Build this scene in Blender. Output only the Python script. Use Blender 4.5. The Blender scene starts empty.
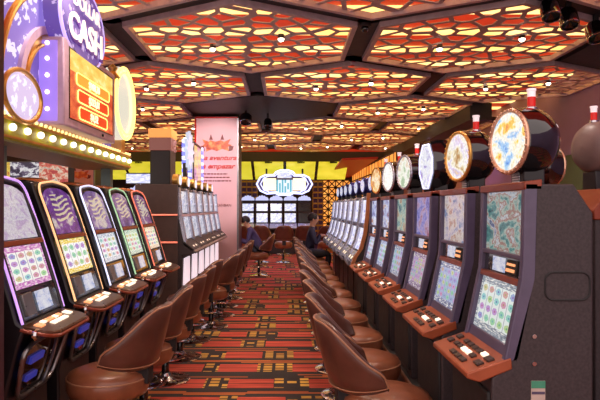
import bpy, bmesh, math, random
from mathutils import Vector, Matrix, Euler
random.seed(7)
C = bpy.context.scene.collection
PI = math.pi
R = math.radians
EYE = 1.57
CEIL = 3.45

# ------------------------------------------------------------------ materials
class NT:
    """small helper for building shader node trees"""
    def __init__(s, name):
        s.mat = bpy.data.materials.new(name); s.mat.use_nodes = True
        s.nt = s.mat.node_tree; s.nt.nodes.clear()
        s.out = s.n('ShaderNodeOutputMaterial'); s.b = s.n('ShaderNodeBsdfPrincipled')
        s.l(s.b.outputs[0], s.out.inputs[0])
    def n(s, t, **k):
        x = s.nt.nodes.new(t)
        for a, v in k.items(): setattr(x, a, v)
        return x
    def l(s, a, b): s.nt.links.new(a, b)
    def put(s, sock, v):
        if isinstance(v, bpy.types.NodeSocket): s.l(v, sock)
        elif v is not None:
            if sock.type == 'RGBA' and len(v) == 3: v = (*v, 1)
            sock.default_value = v
    def m(s, op, a, b=None, c=None):
        x = s.n('ShaderNodeMath', operation=op)
        for i, v in enumerate((a, b, c)):
            if v is not None: s.put(x.inputs[i], v)
        return x.outputs[0]
    def mix(s, f, a, b):
        x = s.n('ShaderNodeMix', data_type='RGBA')
        s.put(x.inputs[0], f); s.put(x.inputs[6], a); s.put(x.inputs[7], b)
        return x.outputs[2]
    def xyz(s, v):
        x = s.n('ShaderNodeSeparateXYZ'); s.l(v, x.inputs[0]); return x.outputs
    def comb(s, a, b, c=0.0):
        x = s.n('ShaderNodeCombineXYZ')
        for i, v in enumerate((a, b, c)): s.put(x.inputs[i], v)
        return x.outputs[0]
    def wn(s, vec):
        x = s.n('ShaderNodeTexWhiteNoise', noise_dimensions='3D'); s.l(vec, x.inputs['Vector']); return x
    def noise(s, vec, scale, detail=3.0, dist=0.0):
        x = s.n('ShaderNodeTexNoise'); s.put(x.inputs['Scale'], scale); s.put(x.inputs['Detail'], detail)
        s.put(x.inputs['Distortion'], dist)
        if vec is not None: s.l(vec, x.inputs['Vector'])
        return x
    def ramp(s, f, stops, mode='LINEAR'):
        x = s.n('ShaderNodeValToRGB'); x.color_ramp.interpolation = mode
        e = x.color_ramp.elements
        while len(e) < len(stops): e.new(.5)
        for i, (p, c) in enumerate(stops): e[i].position = p; e[i].color = (*c, 1)
        s.l(f, x.inputs[0]); return x.outputs[0]
    def tc(s, which): return s.n('ShaderNodeTexCoord').outputs[which]
    def base(s, col=None, rough=.5, metal=0.0, emit=None, strength=0.0, coat=0.0, spec=None):
        s.put(s.b.inputs['Base Color'], col); s.put(s.b.inputs['Roughness'], rough)
        s.put(s.b.inputs['Metallic'], metal); s.put(s.b.inputs['Coat Weight'], coat)
        if spec is not None: s.put(s.b.inputs['Specular IOR Level'], spec)
        if emit is not None:
            s.put(s.b.inputs['Emission Color'], emit); s.put(s.b.inputs['Emission Strength'], strength)
        return s.mat

def srgb(r, g, b):
    f = lambda c: (c/255/12.92) if c/255 <= .04045 else ((c/255+.055)/1.055)**2.4
    return (f(r), f(g), f(b))

def mat(name, rgb, rough=.5, metal=0.0, coat=0.0, var=.12, scale=14.0):
    """solid surface with a little procedural variation"""
    t = NT(name); c = srgb(*rgb)
    nz = t.noise(t.tc('Object'), scale, 4)
    lo = tuple(x*(1-var) for x in c); hi = tuple(min(1, x*(1+var)) for x in c)
    col = t.ramp(nz.outputs[0], [(.3, lo), (.7, hi)])
    rg = t.m('MULTIPLY_ADD', nz.outputs[0], .16, max(.02, rough-.08))
    return t.base(col, rg, metal, coat=coat)

def glow(name, rgb, strength, base=None):
    t = NT(name); c = srgb(*rgb)
    return t.base(srgb(*(base or rgb)), .35, emit=c, strength=strength)

def leather(name, rgb):
    t = NT(name); c = srgb(*rgb); o = t.tc('Object')
    nz = t.noise(o, 9, 4); fine = t.noise(o, 160, 2)
    col = t.ramp(nz.outputs[0], [(.3, tuple(x*.8 for x in c)), (.7, tuple(x*1.2 for x in c))])
    bp = t.n('ShaderNodeBump'); bp.inputs['Strength'].default_value = .12; bp.inputs['Distance'].default_value = .004
    t.l(fine.outputs[0], bp.inputs['Height']); t.l(bp.outputs[0], t.b.inputs['Normal'])
    return t.base(col, .32, coat=.3)

def symbols(name, cols, rows, bg, strength=1.0, seed=0.0, band=None, white=.0):
    """a reel game on a screen: a grid of coloured symbols"""
    t = NT(name); u, v, _ = t.xyz(t.tc('UV'))
    vv = t.m('DIVIDE', t.m('SUBTRACT', v, .14), .72)
    inside = t.m('MULTIPLY', t.m('GREATER_THAN', vv, 0), t.m('LESS_THAN', vv, 1))
    uu = t.m('DIVIDE', t.m('SUBTRACT', u, .05), .9)
    inside = t.m('MULTIPLY', inside, t.m('MULTIPLY', t.m('GREATER_THAN', uu, 0), t.m('LESS_THAN', uu, 1)))
    a = t.m('MULTIPLY', uu, cols); b = t.m('MULTIPLY', vv, rows)
    cell = t.comb(t.m('FLOOR', a), t.m('FLOOR', b), seed+.37)
    w = t.wn(cell)
    fx = t.m('SUBTRACT', t.m('FRACT', a), .5); fy = t.m('SUBTRACT', t.m('FRACT', b), .5)
    wob = t.m('MULTIPLY_ADD', t.noise(t.comb(a, b, seed), 5.5, 2).outputs[0], .3, .20)
    d = t.m('SQRT', t.m('ADD', t.m('MULTIPLY', fx, fx), t.m('MULTIPLY', fy, fy)))
    disc = t.m('MULTIPLY', t.m('LESS_THAN', d, wob), inside)
    hs = t.n('ShaderNodeCombineColor', mode='HSV')
    t.l(w.outputs[0], hs.inputs[0]); t.put(hs.inputs[1], .5); t.put(hs.inputs[2], .6)
    inner = t.m('MULTIPLY', t.m('LESS_THAN', d, t.m('MULTIPLY', wob, .32)), inside)
    col = t.mix(disc, bg, hs.outputs[0])
    hs2 = t.n('ShaderNodeCombineColor', mode='HSV')
    t.l(t.m('FRACT', t.m('ADD', w.outputs[0], .12)), hs2.inputs[0]); t.put(hs2.inputs[1], .65); t.put(hs2.inputs[2], .42)
    col = t.mix(inner, col, hs2.outputs[0])
    line = t.m('MULTIPLY', t.m('GREATER_THAN', t.m('ABSOLUTE', fx), .47), inside)
    col = t.mix(line, col, (.25, .2, .35))
    bandc = band or (.35, .12, .5)
    nb = t.ramp(t.noise(t.comb(t.m('MULTIPLY', u, 3), t.m('MULTIPLY', v, 9), seed), 4, 3).outputs[0],
                [(.35, tuple(x*.5 for x in bandc)), (.5, bandc), (.62, (.85, .82, .75))])
    col = t.mix(inside, nb, col)
    return t.base((.02, .02, .025), .15, emit=col, strength=strength)

def art(name, stops, strength=1.0, seed=0.0, scale=4.0, swirl=False, dist=.7, fine=.28):
    """illustrated glass: mottled picture colours"""
    t = NT(name); u, v, _ = t.xyz(t.tc('UV'))
    vec = t.comb(u, v, seed)
    nz = t.noise(vec, scale, 4, dist)
    n2 = t.noise(t.comb(u, t.m('MULTIPLY', v, .8), seed+4.0), scale*4.5, 6, .2); n3 = t.noise(t.comb(u, v, seed+9.0), scale*7, 3)
    q0 = t.m('MULTIPLY_ADD', t.m('SUBTRACT', n2.outputs[0], .5), fine, nz.outputs[0])
    col = t.ramp(q0, stops)
    hsv = t.n('ShaderNodeHueSaturation'); t.l(col, hsv.inputs['Color']); t.l(t.m('MULTIPLY_ADD', n3.outputs[0], .8, .55), hsv.inputs['Value']); col = hsv.outputs[0]
    if swirl:
        q = t.m('ADD', t.m('MULTIPLY', v, 9.0), t.m('MULTIPLY', t.m('SINE', t.m('MULTIPLY', u, 4.5)), 1.0))
        q = t.m('ADD', q, t.m('MULTIPLY', nz.outputs[0], 1.2))
        band = t.m('LESS_THAN', t.m('FRACT', q), .42)
        box = t.m('MULTIPLY', t.m('GREATER_THAN', u, .22), t.m('LESS_THAN', u, .86))
        box = t.m('MULTIPLY', box, t.m('MULTIPLY', t.m('GREATER_THAN', v, .25), t.m('LESS_THAN', v, .86)))
        col = t.mix(t.m('MULTIPLY', band, box), col, (.85, .74, .5))
    return t.base((.02, .02, .025), .15, emit=col, strength=strength*.78)

def flowers(name, bgc, flc, scale, strength=.9, thr=.36):
    t = NT(name); v = t.tc('Object')
    vo = t.n('ShaderNodeTexVoronoi', feature='F1'); t.l(v, vo.inputs['Vector']); t.put(vo.inputs['Scale'], scale)
    nz = t.noise(v, scale*3.2, 2)
    d = t.m('ADD', vo.outputs['Distance'], t.m('MULTIPLY', t.m('SUBTRACT', nz.outputs[0], .5), .9))
    col = t.mix(t.m('LESS_THAN', d, thr), bgc, flc)
    return t.base((.1, .08, .15), .3, emit=col, strength=strength)

def carpet():
    t = NT('carpet'); x, y, _ = t.xyz(t.tc('Object'))
    M = t.m
    def band(f, a, b): return M('MULTIPLY', M('GREATER_THAN', f, a), M('LESS_THAN', f, b))
    yr = M('DIVIDE', y, .5); row = M('FLOOR', yr); f = M('FRACT', yr)
    r1 = t.wn(t.comb(row, 3.1)).outputs[0]
    u = M('ADD', M('DIVIDE', x, .72), M('MULTIPLY', r1, 9)); cell = M('FLOOR', u); g = M('FRACT', u)
    r2 = t.wn(t.comb(row, cell, 1.7)).outputs[0]
    L = M('MULTIPLY_ADD', r2, .34, .46)
    seg = M('LESS_THAN', g, L)
    red = M('MULTIPLY', seg, band(f, .10, .62))
    thin = M('MULTIPLY', seg, band(f, .345, .375))
    streak = t.noise(t.comb(M('MULTIPLY', x, 2.5), M('MULTIPLY', y, 60)), 1.0, 3).outputs[0]
    redc = t.ramp(streak, [(.3, srgb(146, 42, 28)), (.55, srgb(196, 70, 48)), (.8, srgb(226, 116, 82))])
    sx = M('DIVIDE', x, .115); sy = M('DIVIDE', M('MULTIPLY', f, .5), .0875)
    sq = M('MULTIPLY', band(M('FRACT', sx), .1, .82), band(M('FRACT', sy), .14, .84))
    sr = t.wn(t.comb(M('FLOOR', sx), M('FLOOR', M('ADD', M('MULTIPLY', row, 7), sy)), 5.3)).outputs[0]
    sq = M('MULTIPLY', sq, M('MULTIPLY', M('GREATER_THAN', sr, .25), M('MULTIPLY', M('SUBTRACT', 1.0, seg), band(f, .10, .70))))
    yel = t.mix(sr, srgb(150, 92, 24), srgb(222, 170, 66))
    h = M('FLOOR', M('MULTIPLY', f, 14)); r3 = t.wn(t.comb(row, h, 8.8)).outputs[0]
    u3 = M('ADD', M('DIVIDE', x, .52), M('MULTIPLY', r3, 5))
    r4 = t.wn(t.comb(row, M('ADD', h, M('MULTIPLY', M('FLOOR', u3), 20)), 2.2)).outputs[0]
    th = M('MULTIPLY', band(f, .715, .93), M('MULTIPLY', M('GREATER_THAN', r4, .36), M('GREATER_THAN', M('FRACT', M('MULTIPLY', f, 14)), .12)))
    thc = t.mix(r4, srgb(112, 42, 18), srgb(196, 104, 38))
    pile = t.noise(t.tc('Object'), 220, 2).outputs[0]
    col = t.mix(red, srgb(46, 34, 30), redc)
    col = t.mix(thin, col, srgb(70, 30, 22)); col = t.mix(sq, col, yel); col = t.mix(th, col, thc)
    bp = t.n('ShaderNodeBump'); bp.inputs['Strength'].default_value = .25; bp.inputs['Distance'].default_value = .004
    t.l(pile, bp.inputs['Height']); t.l(bp.outputs[0], t.b.inputs['Normal'])
    return t.base(col, .85)

# ------------------------------------------------------------------ mesh builder
class MB:
    def __init__(s, off=(0, 0, 0)): s.v = []; s.f = []; s.uv = {}; s.off = Vector(off)
    def add(s, vs, fs, mx=None, uvs=None):
        k = len(s.v)
        for p in vs:
            p = Vector(p)
            if mx is not None: p = mx @ p
            s.v.append(p + s.off)
        for i, f in enumerate(fs):
            if uvs: s.uv[len(s.f)] = uvs[i]
            s.f.append([k+j for j in f])
        return s
    def box(s, x0, x1, y0, y1, z0, z1, mx=None):
        vs = [(x, y, z) for z in (z0, z1) for y in (y0, y1) for x in (x0, x1)]
        return s.add(vs, [(0, 2, 3, 1), (4, 5, 7, 6), (0, 1, 5, 4), (2, 6, 7, 3), (0, 4, 6, 2), (1, 3, 7, 5)], mx)
    def prism(s, prof, x0, x1, mx=None):
        """profile of (y, z) swept along x"""
        n = len(prof)
        vs = [(x0, y, z) for y, z in prof] + [(x1, y, z) for y, z in prof]
        fs = [tuple(range(n)), tuple(range(2*n-1, n-1, -1))] + [(i, i+n, (i+1) % n+n, (i+1) % n) for i in range(n)]
        return s.add(vs, fs, mx)
    def slab(s, outl, z0, z1, mx=None, dz=None):
        """outline of (x, y) swept along z"""
        n = len(outl); dz = dz or (lambda x, y: 0)
        vs = [(x, y, z0+dz(x, y)) for x, y in outl] + [(x, y, z1+dz(x, y)) for x, y in outl]
        fs = [tuple(range(n)), tuple(range(2*n-1, n-1, -1))] + [(i, i+n, (i+1) % n+n, (i+1) % n) for i in range(n)]
        return s.add(vs, fs, mx)
    def lathe(s, prof, n=32, mx=None, sx=1.0, sz=1.0):
        """profile of (r, h) turned about local z"""
        k = len(prof); vs = []
        for i in range(n):
            a = 2*PI*i/n
            for r, h in prof: vs.append((r*math.cos(a)*sx, r*math.sin(a)*sz, h))
        fs = []
        for i in range(n):
            j = (i+1) % n
            for q in range(k-1): fs.append((i*k+q, j*k+q, j*k+q+1, i*k+q+1))
        return s.add(vs, fs, mx)
    def tube(s, pts, r, n=8, closed=False, mx=None):
        pts = [Vector(p) for p in pts]; m = len(pts); vs = []; fs = []
        up = None
        for i, p in enumerate(pts):
            if closed: d = pts[(i+1) % m]-pts[i-1]
            else: d = pts[min(i+1, m-1)]-pts[max(i-1, 0)]
            d.normalize()
            if up is None:
                up = Vector((0, 0, 1)) if abs(d.z) < .9 else Vector((1, 0, 0))
            up = (up-d*up.dot(d)).normalized(); sd = d.cross(up)
            rr = r[i] if isinstance(r, (list, tuple)) else r
            for k in range(n):
                a = 2*PI*k/n; vs.append(p+(up*math.cos(a)+sd*math.sin(a))*rr)
        for i in range(m if closed else m-1):
            j = (i+1) % m
            for k in range(n): fs.append((i*n+k, i*n+(k+1) % n, j*n+(k+1) % n, j*n+k))
        if not closed: fs += [tuple(range(n)), tuple(range(m*n-1, (m-1)*n-1, -1))]
        return s.add(vs, fs, mx)
    def sphere(s, c, r, n=10, m=6, sc=(1, 1, 1)):
        pr = [(r*math.sin(PI*i/m), -r*math.cos(PI*i/m)) for i in range(m+1)]
        pr[0] = (1e-4, -r); pr[-1] = (1e-4, r)
        return s.lathe(pr, n, Matrix.Translation(c) @ Matrix.Diagonal((*sc, 1)))
    def sheet(s, fn, nu, nv, mx=None):
        """fn(u, v) -> point; carries uv"""
        vs = [fn(i/nu, j/nv) for j in range(nv+1) for i in range(nu+1)]; fs = []; uvs = []
        for j in range(nv):
            for i in range(nu):
                a = j*(nu+1)+i
                fs.append((a, a+1, a+nu+2, a+nu+1))
                uvs.append([(i/nu, j/nv), ((i+1)/nu, j/nv), ((i+1)/nu, (j+1)/nv), (i/nu, (j+1)/nv)])
        return s.add(vs, fs, mx, uvs)
    def disc(s, r, n=36, mx=None, sx=1.0, sz=1.0, y=0.0):
        """upright disc facing -y with uv"""
        vs = [(0, y, 0)]+[(r*sx*math.cos(2*PI*i/n), y, r*sz*math.sin(2*PI*i/n)) for i in range(n)]
        fs = []; uvs = []
        uvp = lambda i: (.5+.5*math.cos(2*PI*i/n), .5+.5*math.sin(2*PI*i/n))
        for i in range(n):
            fs.append((0, i+1, (i+1) % n+1)); uvs.append([(.5, .5), uvp(i), uvp(i+1)])
        return s.add(vs, fs, mx, uvs)
    def build(s, name, m, parent=None, smooth=35, bevel=0, weld=True, recalc=True):
        bm = bmesh.new(); vs = [bm.verts.new(p) for p in s.v]; bm.verts.ensure_lookup_table()
        lay = bm.loops.layers.uv.new('UVMap')
        for i, f in enumerate(s.f):
            try: fc = bm.faces.new([vs[k] for k in f])
            except ValueError: continue
            if i in s.uv:
                for lp, q in zip(fc.loops, s.uv[i]): lp[lay].uv = q
        if weld: bmesh.ops.remove_doubles(bm, verts=bm.verts, dist=1e-5)
        if recalc: bmesh.ops.recalc_face_normals(bm, faces=bm.faces)
        me = bpy.data.meshes.new(name); bm.to_mesh(me); bm.free()
        if smooth:
            me.polygons.foreach_set('use_smooth', [True]*len(me.polygons)); me.set_sharp_from_angle(angle=R(smooth))
        me.materials.append(m)
        o = bpy.data.objects.new(name, me); C.objects.link(o); o.parent = parent
        if bevel:
            b = o.modifiers.new('bevel', 'BEVEL'); b.width = bevel; b.segments = 2; b.limit_method = 'ANGLE'
        return o

def thing(name, label, cat, loc=(0, 0, 0), rz=0, group=None):
    o = bpy.data.objects.new(name, None); C.objects.link(o); o.empty_display_size = .1
    o.location = loc; o.rotation_euler = (0, 0, rz); return tag(o, label, cat, group)
def tag(o, label, cat, group=None):
    o['label'] = label; o['category'] = cat
    if group: o['group'] = group
    return o
def struct(o): o['kind'] = 'structure'; return o
def dup(root, loc, rz, label=None, group=None, parent=None):
    r = root.copy(); C.objects.link(r); r.location = loc; r.rotation_euler = (0, 0, rz)
    if label: r['label'] = label
    if group: r['group'] = group
    for ch in list(root.children):
        c = ch.copy(); C.objects.link(c); c.parent = r
        for g in list(ch.children):
            d = g.copy(); C.objects.link(d); d.parent = c
    return r
def repaint(root, name, m):
    for ch in root.children:
        if ch.name.split('.')[0] == name:
            ch.data = ch.data.copy(); ch.data.materials[0] = m
        for g in ch.children:
            if g.name.split('.')[0] == name:
                g.data = g.data.copy(); g.data.materials[0] = m
def text(name, s, size, m, mx, parent=None, depth=.004, shear=0, bold=0, sx=1.0):
    """raised lettering, upright and facing local -y"""
    cu = bpy.data.curves.new(name, 'FONT'); cu.body = s; cu.size = size; cu.extrude = depth
    cu.align_x = 'CENTER'; cu.align_y = 'CENTER'; cu.shear = shear; cu.offset = bold
    t = bpy.data.objects.new(name, cu); C.objects.link(t)
    dg = bpy.context.evaluated_depsgraph_get()
    me = bpy.data.meshes.new_from_object(t.evaluated_get(dg)); C.objects.unlink(t); bpy.data.objects.remove(t)
    me.transform(mx @ Matrix.Rotation(PI/2, 4, 'X') @ Matrix.Diagonal((sx, 1, 1, 1)))
    me.materials.clear(); me.materials.append(m)
    o = bpy.data.objects.new(name, me); C.objects.link(o); o.parent = parent
    return o
def rrect(x0, x1, z0, z1, r, n=5, top_only=False):
    pts = []
    for cx, cz, a0 in ((x1-r, z1-r, 0), (x0+r, z1-r, 90), (x0+r, z0+r, 180), (x1-r, z0+r, 270)):
        for i in range(n+1):
            a = R(a0+90*i/n); pts.append((cx+r*math.cos(a), cz+r*math.sin(a)))
    return pts
ORD = ['first', 'second', 'third', 'fourth', 'fifth', 'sixth', 'seventh', 'eighth', 'ninth', 'tenth', 'eleventh', 'twelfth', 'thirteenth']

# ------------------------------------------------------------------ shared materials
M = dict(
    studs=mat('gold_pink_studs', (236, 190, 160), .2, .6),
    black=mat('black_laminate', (27, 22, 26), .38), soft_black=mat('matte_black', (30, 27, 29), .6),
    panel=mat('black_speckled_panel', (58, 49, 52), .55, var=.3, scale=90),
    violet_grey=mat('violet_grey_trim', (88, 78, 104), .35), charcoal=mat('charcoal_metal', (52, 47, 50), .4),
    gloss=mat('gloss_black', (14, 13, 17), .08, coat=1.0, var=.05), copper=mat('copper_brown_top', (140, 62, 40), .32, .25),
    deck=mat('copper_deck', (166, 84, 52), .38, .2), bronze=mat('bronze_deck', (92, 58, 42), .3, .5),
    chrome=mat('chrome', (205, 202, 206), .12, 1.0, var=.04), silver=mat('silver_trim', (190, 192, 212), .25, .7, var=.05),
    gold=mat('gold', (242, 190, 104), .34, .9, var=.1), steel=mat('brushed_steel', (130, 126, 128), .3, .9),
    brown=mat('brown_side_panel', (126, 74, 50), .5), leather=leather('shaded_brown_leather', (92, 54, 43)),  # stool backs: leather colour darkened to stand for shade
    leather_seat=leather('lit_brown_leather', (138, 80, 54)), piping=mat('light_brown_piping', (170, 118, 88), .4),  # seats: same leather, lightened to stand for light from above
    lilac=mat('lilac_frame', (232, 200, 222), .35), orange_wood=mat('orange_wood_edge', (178, 108, 66), .4),
    beam=mat('dark_beam', (46, 40, 42), .55), lattice=mat('taupe_lattice', (200, 178, 182), .5),
    yellow_metal=mat('yellow_painted_metal', (206, 204, 52), .4), green_metal=mat('green_painted_metal', (150, 164, 108), .45),
    g_white=glow('white_bulb', (255, 246, 222), 2.0), g_warm=glow('warm_bulb', (255, 214, 140), 1.5),
    g_orange=glow('orange_neon', (255, 120, 60), 1.0), g_purple=glow('purple_neon', (206, 160, 245), .85),
    g_gold=glow('gold_neon', (250, 196, 140), .85), g_ice=glow('ice_neon', (215, 220, 255), .95),
    g_green=glow('green_neon', (170, 215, 170), .6), g_red=glow('red_neon', (245, 130, 105), .75),
    g_yellow=glow('yellow_neon', (255, 226, 120), 1.8), g_blue=glow('blue_lamp', (72, 76, 200), .30, (40, 40, 90)),
    btn_w=glow('lit_white_button', (255, 238, 214), .85), btn_o=glow('lit_orange_button', (255, 176, 120), .6),
    btn_d=mat('dark_button', (60, 40, 34), .3), lens=glow('downlight_lens', (255, 240, 214), 9),
    white=mat('white_plastic', (226, 222, 220), .35), red=mat('red_plastic', (190, 30, 26), .25),
    ink=mat('dark_screen', (22, 20, 26), .15), green=mat('green_label', (70, 150, 120), .5), paper=mat('label_paper', (200, 180, 170), .6),
)

# ------------------------------------------------------------------ the room
def setting():
    f = MB().box(-10, 4.8, -3, 24, -.1, 0).build('floor', carpet(), smooth=0); struct(f)
    # luminous ceiling behind the lattice: red boards with yellow light strips
    red = NT('red_glowing_boards'); nz = red.noise(red.tc('Object'), 1.4, 3)
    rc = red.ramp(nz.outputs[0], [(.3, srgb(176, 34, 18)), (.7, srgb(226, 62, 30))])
    red.base(rc, .4, emit=rc, strength=.55)  # emission put into the painted boards in place of light from the strips
    ce = MB().box(-10, 4.8, 2.2, 24.2, 3.76, 3.82).build('ceiling', red.mat, smooth=0); struct(ce)
    nz = NT('yellow_light_strip'); v = nz.noise(nz.tc('Object'), 1.1, 2)
    yc = nz.ramp(v.outputs[0], [(.3, srgb(255, 192, 92)), (.7, srgb(255, 226, 146))])
    nz.base((.8, .6, .3), .5, emit=yc, strength=1.8)
    for k in range(22):
        y = 4.05+.8*k
        MB().prism([(y-.13, 3.76), (y-.13, 3.75), (y-.11, 3.742), (y+.11, 3.742), (y+.13, 3.75), (y+.13, 3.76)], -9.8, 4.75).build('light_strip', nz.mat, ce)
    # honeycomb of dark beams
    S = 2.65; a = S/math.sqrt(3); rowh = 1.5*a
    cells = []
    for r in range(0, 7):
        y = 6.68+(r-1)*rowh; x0 = -.475 if r % 2 else .85
        for k in range(-5, 4):
            x = x0+k*S
            if -9.6 < x < 4.9: cells.append((r, x, y))
    edges = {}
    hx = lambda x, y, i, rad: (x+rad*math.sin(R(60*i)), y+rad*math.cos(R(60*i)))
    for r, x, y in cells:
        for i in range(6):
            p, q = hx(x, y, i, a), hx(x, y, i+1, a)
            k = tuple(sorted([(round(p[0], 2), round(p[1], 2)), (round(q[0], 2), round(q[1], 2))]))
            edges[k] = 1
    mb = MB()
    for p, q in edges:
        P, Q = Vector((*p, 0)), Vector((*q, 0)); d = Q-P; L = d.length; ang = math.atan2(d.y, d.x)
        mx = Matrix.Translation((P+Q)/2) @ Matrix.Rotation(ang, 4, 'Z')
        mb.box(-L/2-.06, L/2+.06, -.12, .12, 3.475, 3.50, mx)
    b = mb.build('trim_1', M['beam'], smooth=0); struct(b)
    # solid dark cells (no lattice)
    solid = [(-.475, 6.68+2*rowh), (4.825, 6.68)]
    for n, (x, y) in enumerate(solid):
        o = MB().slab([hx(x, y, i, a-.02) for i in range(6)], 3.44, 3.5).build('trim_%d' % (n+2), M['beam'], smooth=0); struct(o)
    # lattice panels
    rad = (S/2-.115)*2/math.sqrt(3)
    def cutp(poly, p, n):
        out = []
        for i in range(len(poly)):
            A, B = poly[i], poly[(i+1) % len(poly)]
            da = (A[0]-p[0])*n[0]+(A[1]-p[1])*n[1]; db = (B[0]-p[0])*n[0]+(B[1]-p[1])*n[1]
            if da <= 0: out.append(A)
            if (da < 0 < db) or (db < 0 < da):
                t = da/(da-db); out.append((A[0]+(B[0]-A[0])*t, A[1]+(B[1]-A[1])*t))
        return out
    def lattice_mesh(seed):
        rng = random.Random(seed); hexp = [hx(0, 0, i, rad-.05) for i in range(6)][::-1]
        pts = []; tries = 0
        inr = (rad-.05)*math.sqrt(3)/2
        def inside(x, y, mrg): return all(x*math.sin(R(60*i+30))+y*math.cos(R(60*i+30)) < inr-mrg for i in range(6))
        while len(pts) < 84 and tries < 9000:
            tries += 1; x, y = rng.uniform(-rad, rad), rng.uniform(-rad, rad)
            if inside(x, y, .06) and all((x-p[0])**2+(y-p[1])**2 > .19**2 for p in pts): pts.append((x, y))
        mb = MB(); T = .008
        for i, p in enumerate(pts):
            poly = hexp; ins = hexp
            for j, q in enumerate(pts):
                if i == j: continue
                mx_, my_ = (p[0]+q[0])/2, (p[1]+q[1])/2; dx, dy = q[0]-p[0], q[1]-p[1]; L = math.hypot(dx, dy)
                if L > 1.2: continue
                n = (dx/L, dy/L); poly = cutp(poly, (mx_, my_), n)
                w = .024
                # long straight spines along the three hexagon diagonals are wider
                for s_ in range(3):
                    c, s2 = math.sin(R(60*s_+30)), math.cos(R(60*s_+30))
                    if (p[0]*c+p[1]*s2)*(q[0]*c+q[1]*s2) < 0: w = .042
                ins = cutp(ins, (mx_-n[0]*w, my_-n[1]*w), n)
                if len(ins) < 3: break
            if len(ins) < 3 or len(poly) < 3: 
                continue
            # hole ring resampled so both loops have the same count
            m = 20; cx = sum(a_[0] for a_ in ins)/len(ins); cy = sum(a_[1] for a_ in ins)/len(ins)
            def hit(pl, ang):
                dx, dy = math.cos(ang), math.sin(ang); best = None
                for k in range(len(pl)):
                    A, B = pl[k], pl[(k+1) % len(pl)]; ex, ey = B[0]-A[0], B[1]-A[1]; den = dx*ey-dy*ex
                    if abs(den) < 1e-9: continue
                    t = ((A[0]-cx)*ey-(A[1]-cy)*ex)/den; u = ((A[0]-cx)*dy-(A[1]-cy)*dx)/den
                    if t > 0 and -1e-6 <= u <= 1+1e-6 and (best is None or t < best): best = t
                return (cx+dx*(best or .01), cy+dy*(best or .01))
            angs = sorted(set([round(math.atan2(q[1]-cy, q[0]-cx), 4) for q in poly+ins]))
            o_ = [hit(poly, t) for t in angs]; i_ = [hit(ins, t) for t in angs]; m = len(angs)
            vs = [(x, y, 0) for x, y in o_]+[(x, y, 0) for x, y in i_]+[(x, y, T) for x, y in o_]+[(x, y, T) for x, y in i_]
            fs = []
            for k in range(m):
                l = (k+1) % m
                fs += [(k, m+k, m+l, l), (2*m+k, 2*m+l, 3*m+l, 3*m+k), (m+k, 3*m+k, 3*m+l, m+l)]
            mb.add(vs, fs)
        o = mb.build('lattice', M['lattice'], smooth=0, weld=False, recalc=False)
        me = o.data; bpy.data.objects.remove(o); return me
    metal = [lattice_mesh(s) for s in (3, 11, 29)]
    fr = MB()
    for i in range(6):
        A, B = hx(0, 0, i, rad), hx(0, 0, i+1, rad); c, d = hx(0, 0, i, rad-.06), hx(0, 0, i+1, rad-.06)
        fr.add([(*A, -.03), (*B, -.03), (*d, -.03), (*c, -.03), (*A, .03), (*B, .03), (*d, .03), (*c, .03)],
               [(0, 1, 2, 3), (4, 7, 6, 5), (0, 4, 5, 1), (2, 6, 7, 3), (0, 3, 7, 4), (1, 5, 6, 2)])
    fro = fr.build('frame', M['lattice'], smooth=0); frm = fro.data; bpy.data.objects.remove(fro)
    dlm = MB().lathe([(.035, -.02), (.035, .03), (.024, .03), (.024, -.012), (.035, -.02)], 16)
    dlo = dlm.build('downlight', M['charcoal']); dl = dlo.data; bpy.data.objects.remove(dlo)
    leo = MB().lathe([(1e-4, -.052), (.020, -.046), (.032, -.030), (.033, -.018), (1e-4, -.018)], 16).build('lens', M['lens']); le = leo.data; bpy.data.objects.remove(leo)
    rows = {}
    for r, x, y in cells:
        if any(abs(x-sx) < .1 and abs(y-sy) < .1 for sx, sy in solid): continue
        if x+1.3 < -.40*y or x > 4.0 or x-1.3 > .56*y: continue
        rows.setdefault(r, []).append((x, y))
    rng = random.Random(5)
    for r, lst in rows.items():
        lst.sort()
        for k, (x, y) in enumerate(lst):
            n = ORD[k]+' from left'
            t = thing('ceiling_panel', 'hexagonal taupe lattice ceiling panel, %s in the %s row from the camera' % (n, ORD[r]), 'ceiling panel', (x, y, CEIL), 0, 'hexagonal lattice ceiling panels')
            o = bpy.data.objects.new('frame', frm); C.objects.link(o); o.parent = t
            o = bpy.data.objects.new('lattice', metal[(k+r) % 3]); C.objects.link(o); o.parent = t; o.rotation_euler.z = R(60*((k*2+r) % 6))
            for q, (dx, dy) in enumerate(((-.38, .12), (.42, -.28))):
                d = bpy.data.objects.new('downlight', dl); C.objects.link(d); d.parent = t; d.location = (dx, dy, -.012)
                e = bpy.data.objects.new('lens', le); C.objects.link(e); e.parent = d
                L = bpy.data.lights.new('downlight_lamp', 'SPOT'); L.energy = 60; L.color = (1, .84, .74); L.spot_size = R(125); L.spot_blend = .8; L.shadow_soft_size = .06
                if r >= 4: L.color = (.74, .5, 1.0); L.energy = 30
                lo = bpy.data.objects.new('downlight_lamp', L); C.objects.link(lo); lo.location = (x+dx, y+dy, CEIL-.10)
    # added spot without a fixture, brightens the banner column
    L = bpy.data.lights.new('banner_fill', 'SPOT'); L.energy = 420; L.color = (1, .84, .84); L.spot_size = R(44); L.spot_blend = .6; L.shadow_soft_size = .08
    lo = bpy.data.objects.new('banner_fill', L); C.objects.link(lo); lo.location = (-.9, 8.7, 3.35); lo.rotation_euler = (Vector((-1.4, 11.75, 2.3))-lo.location).to_track_quat('-Z', 'Y').to_euler()
    # walls
    maroon = mat('maroon_wall', (150, 122, 164), .6, scale=2); dark = mat('dark_purple_wall', (44, 30, 52), .6)
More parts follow.
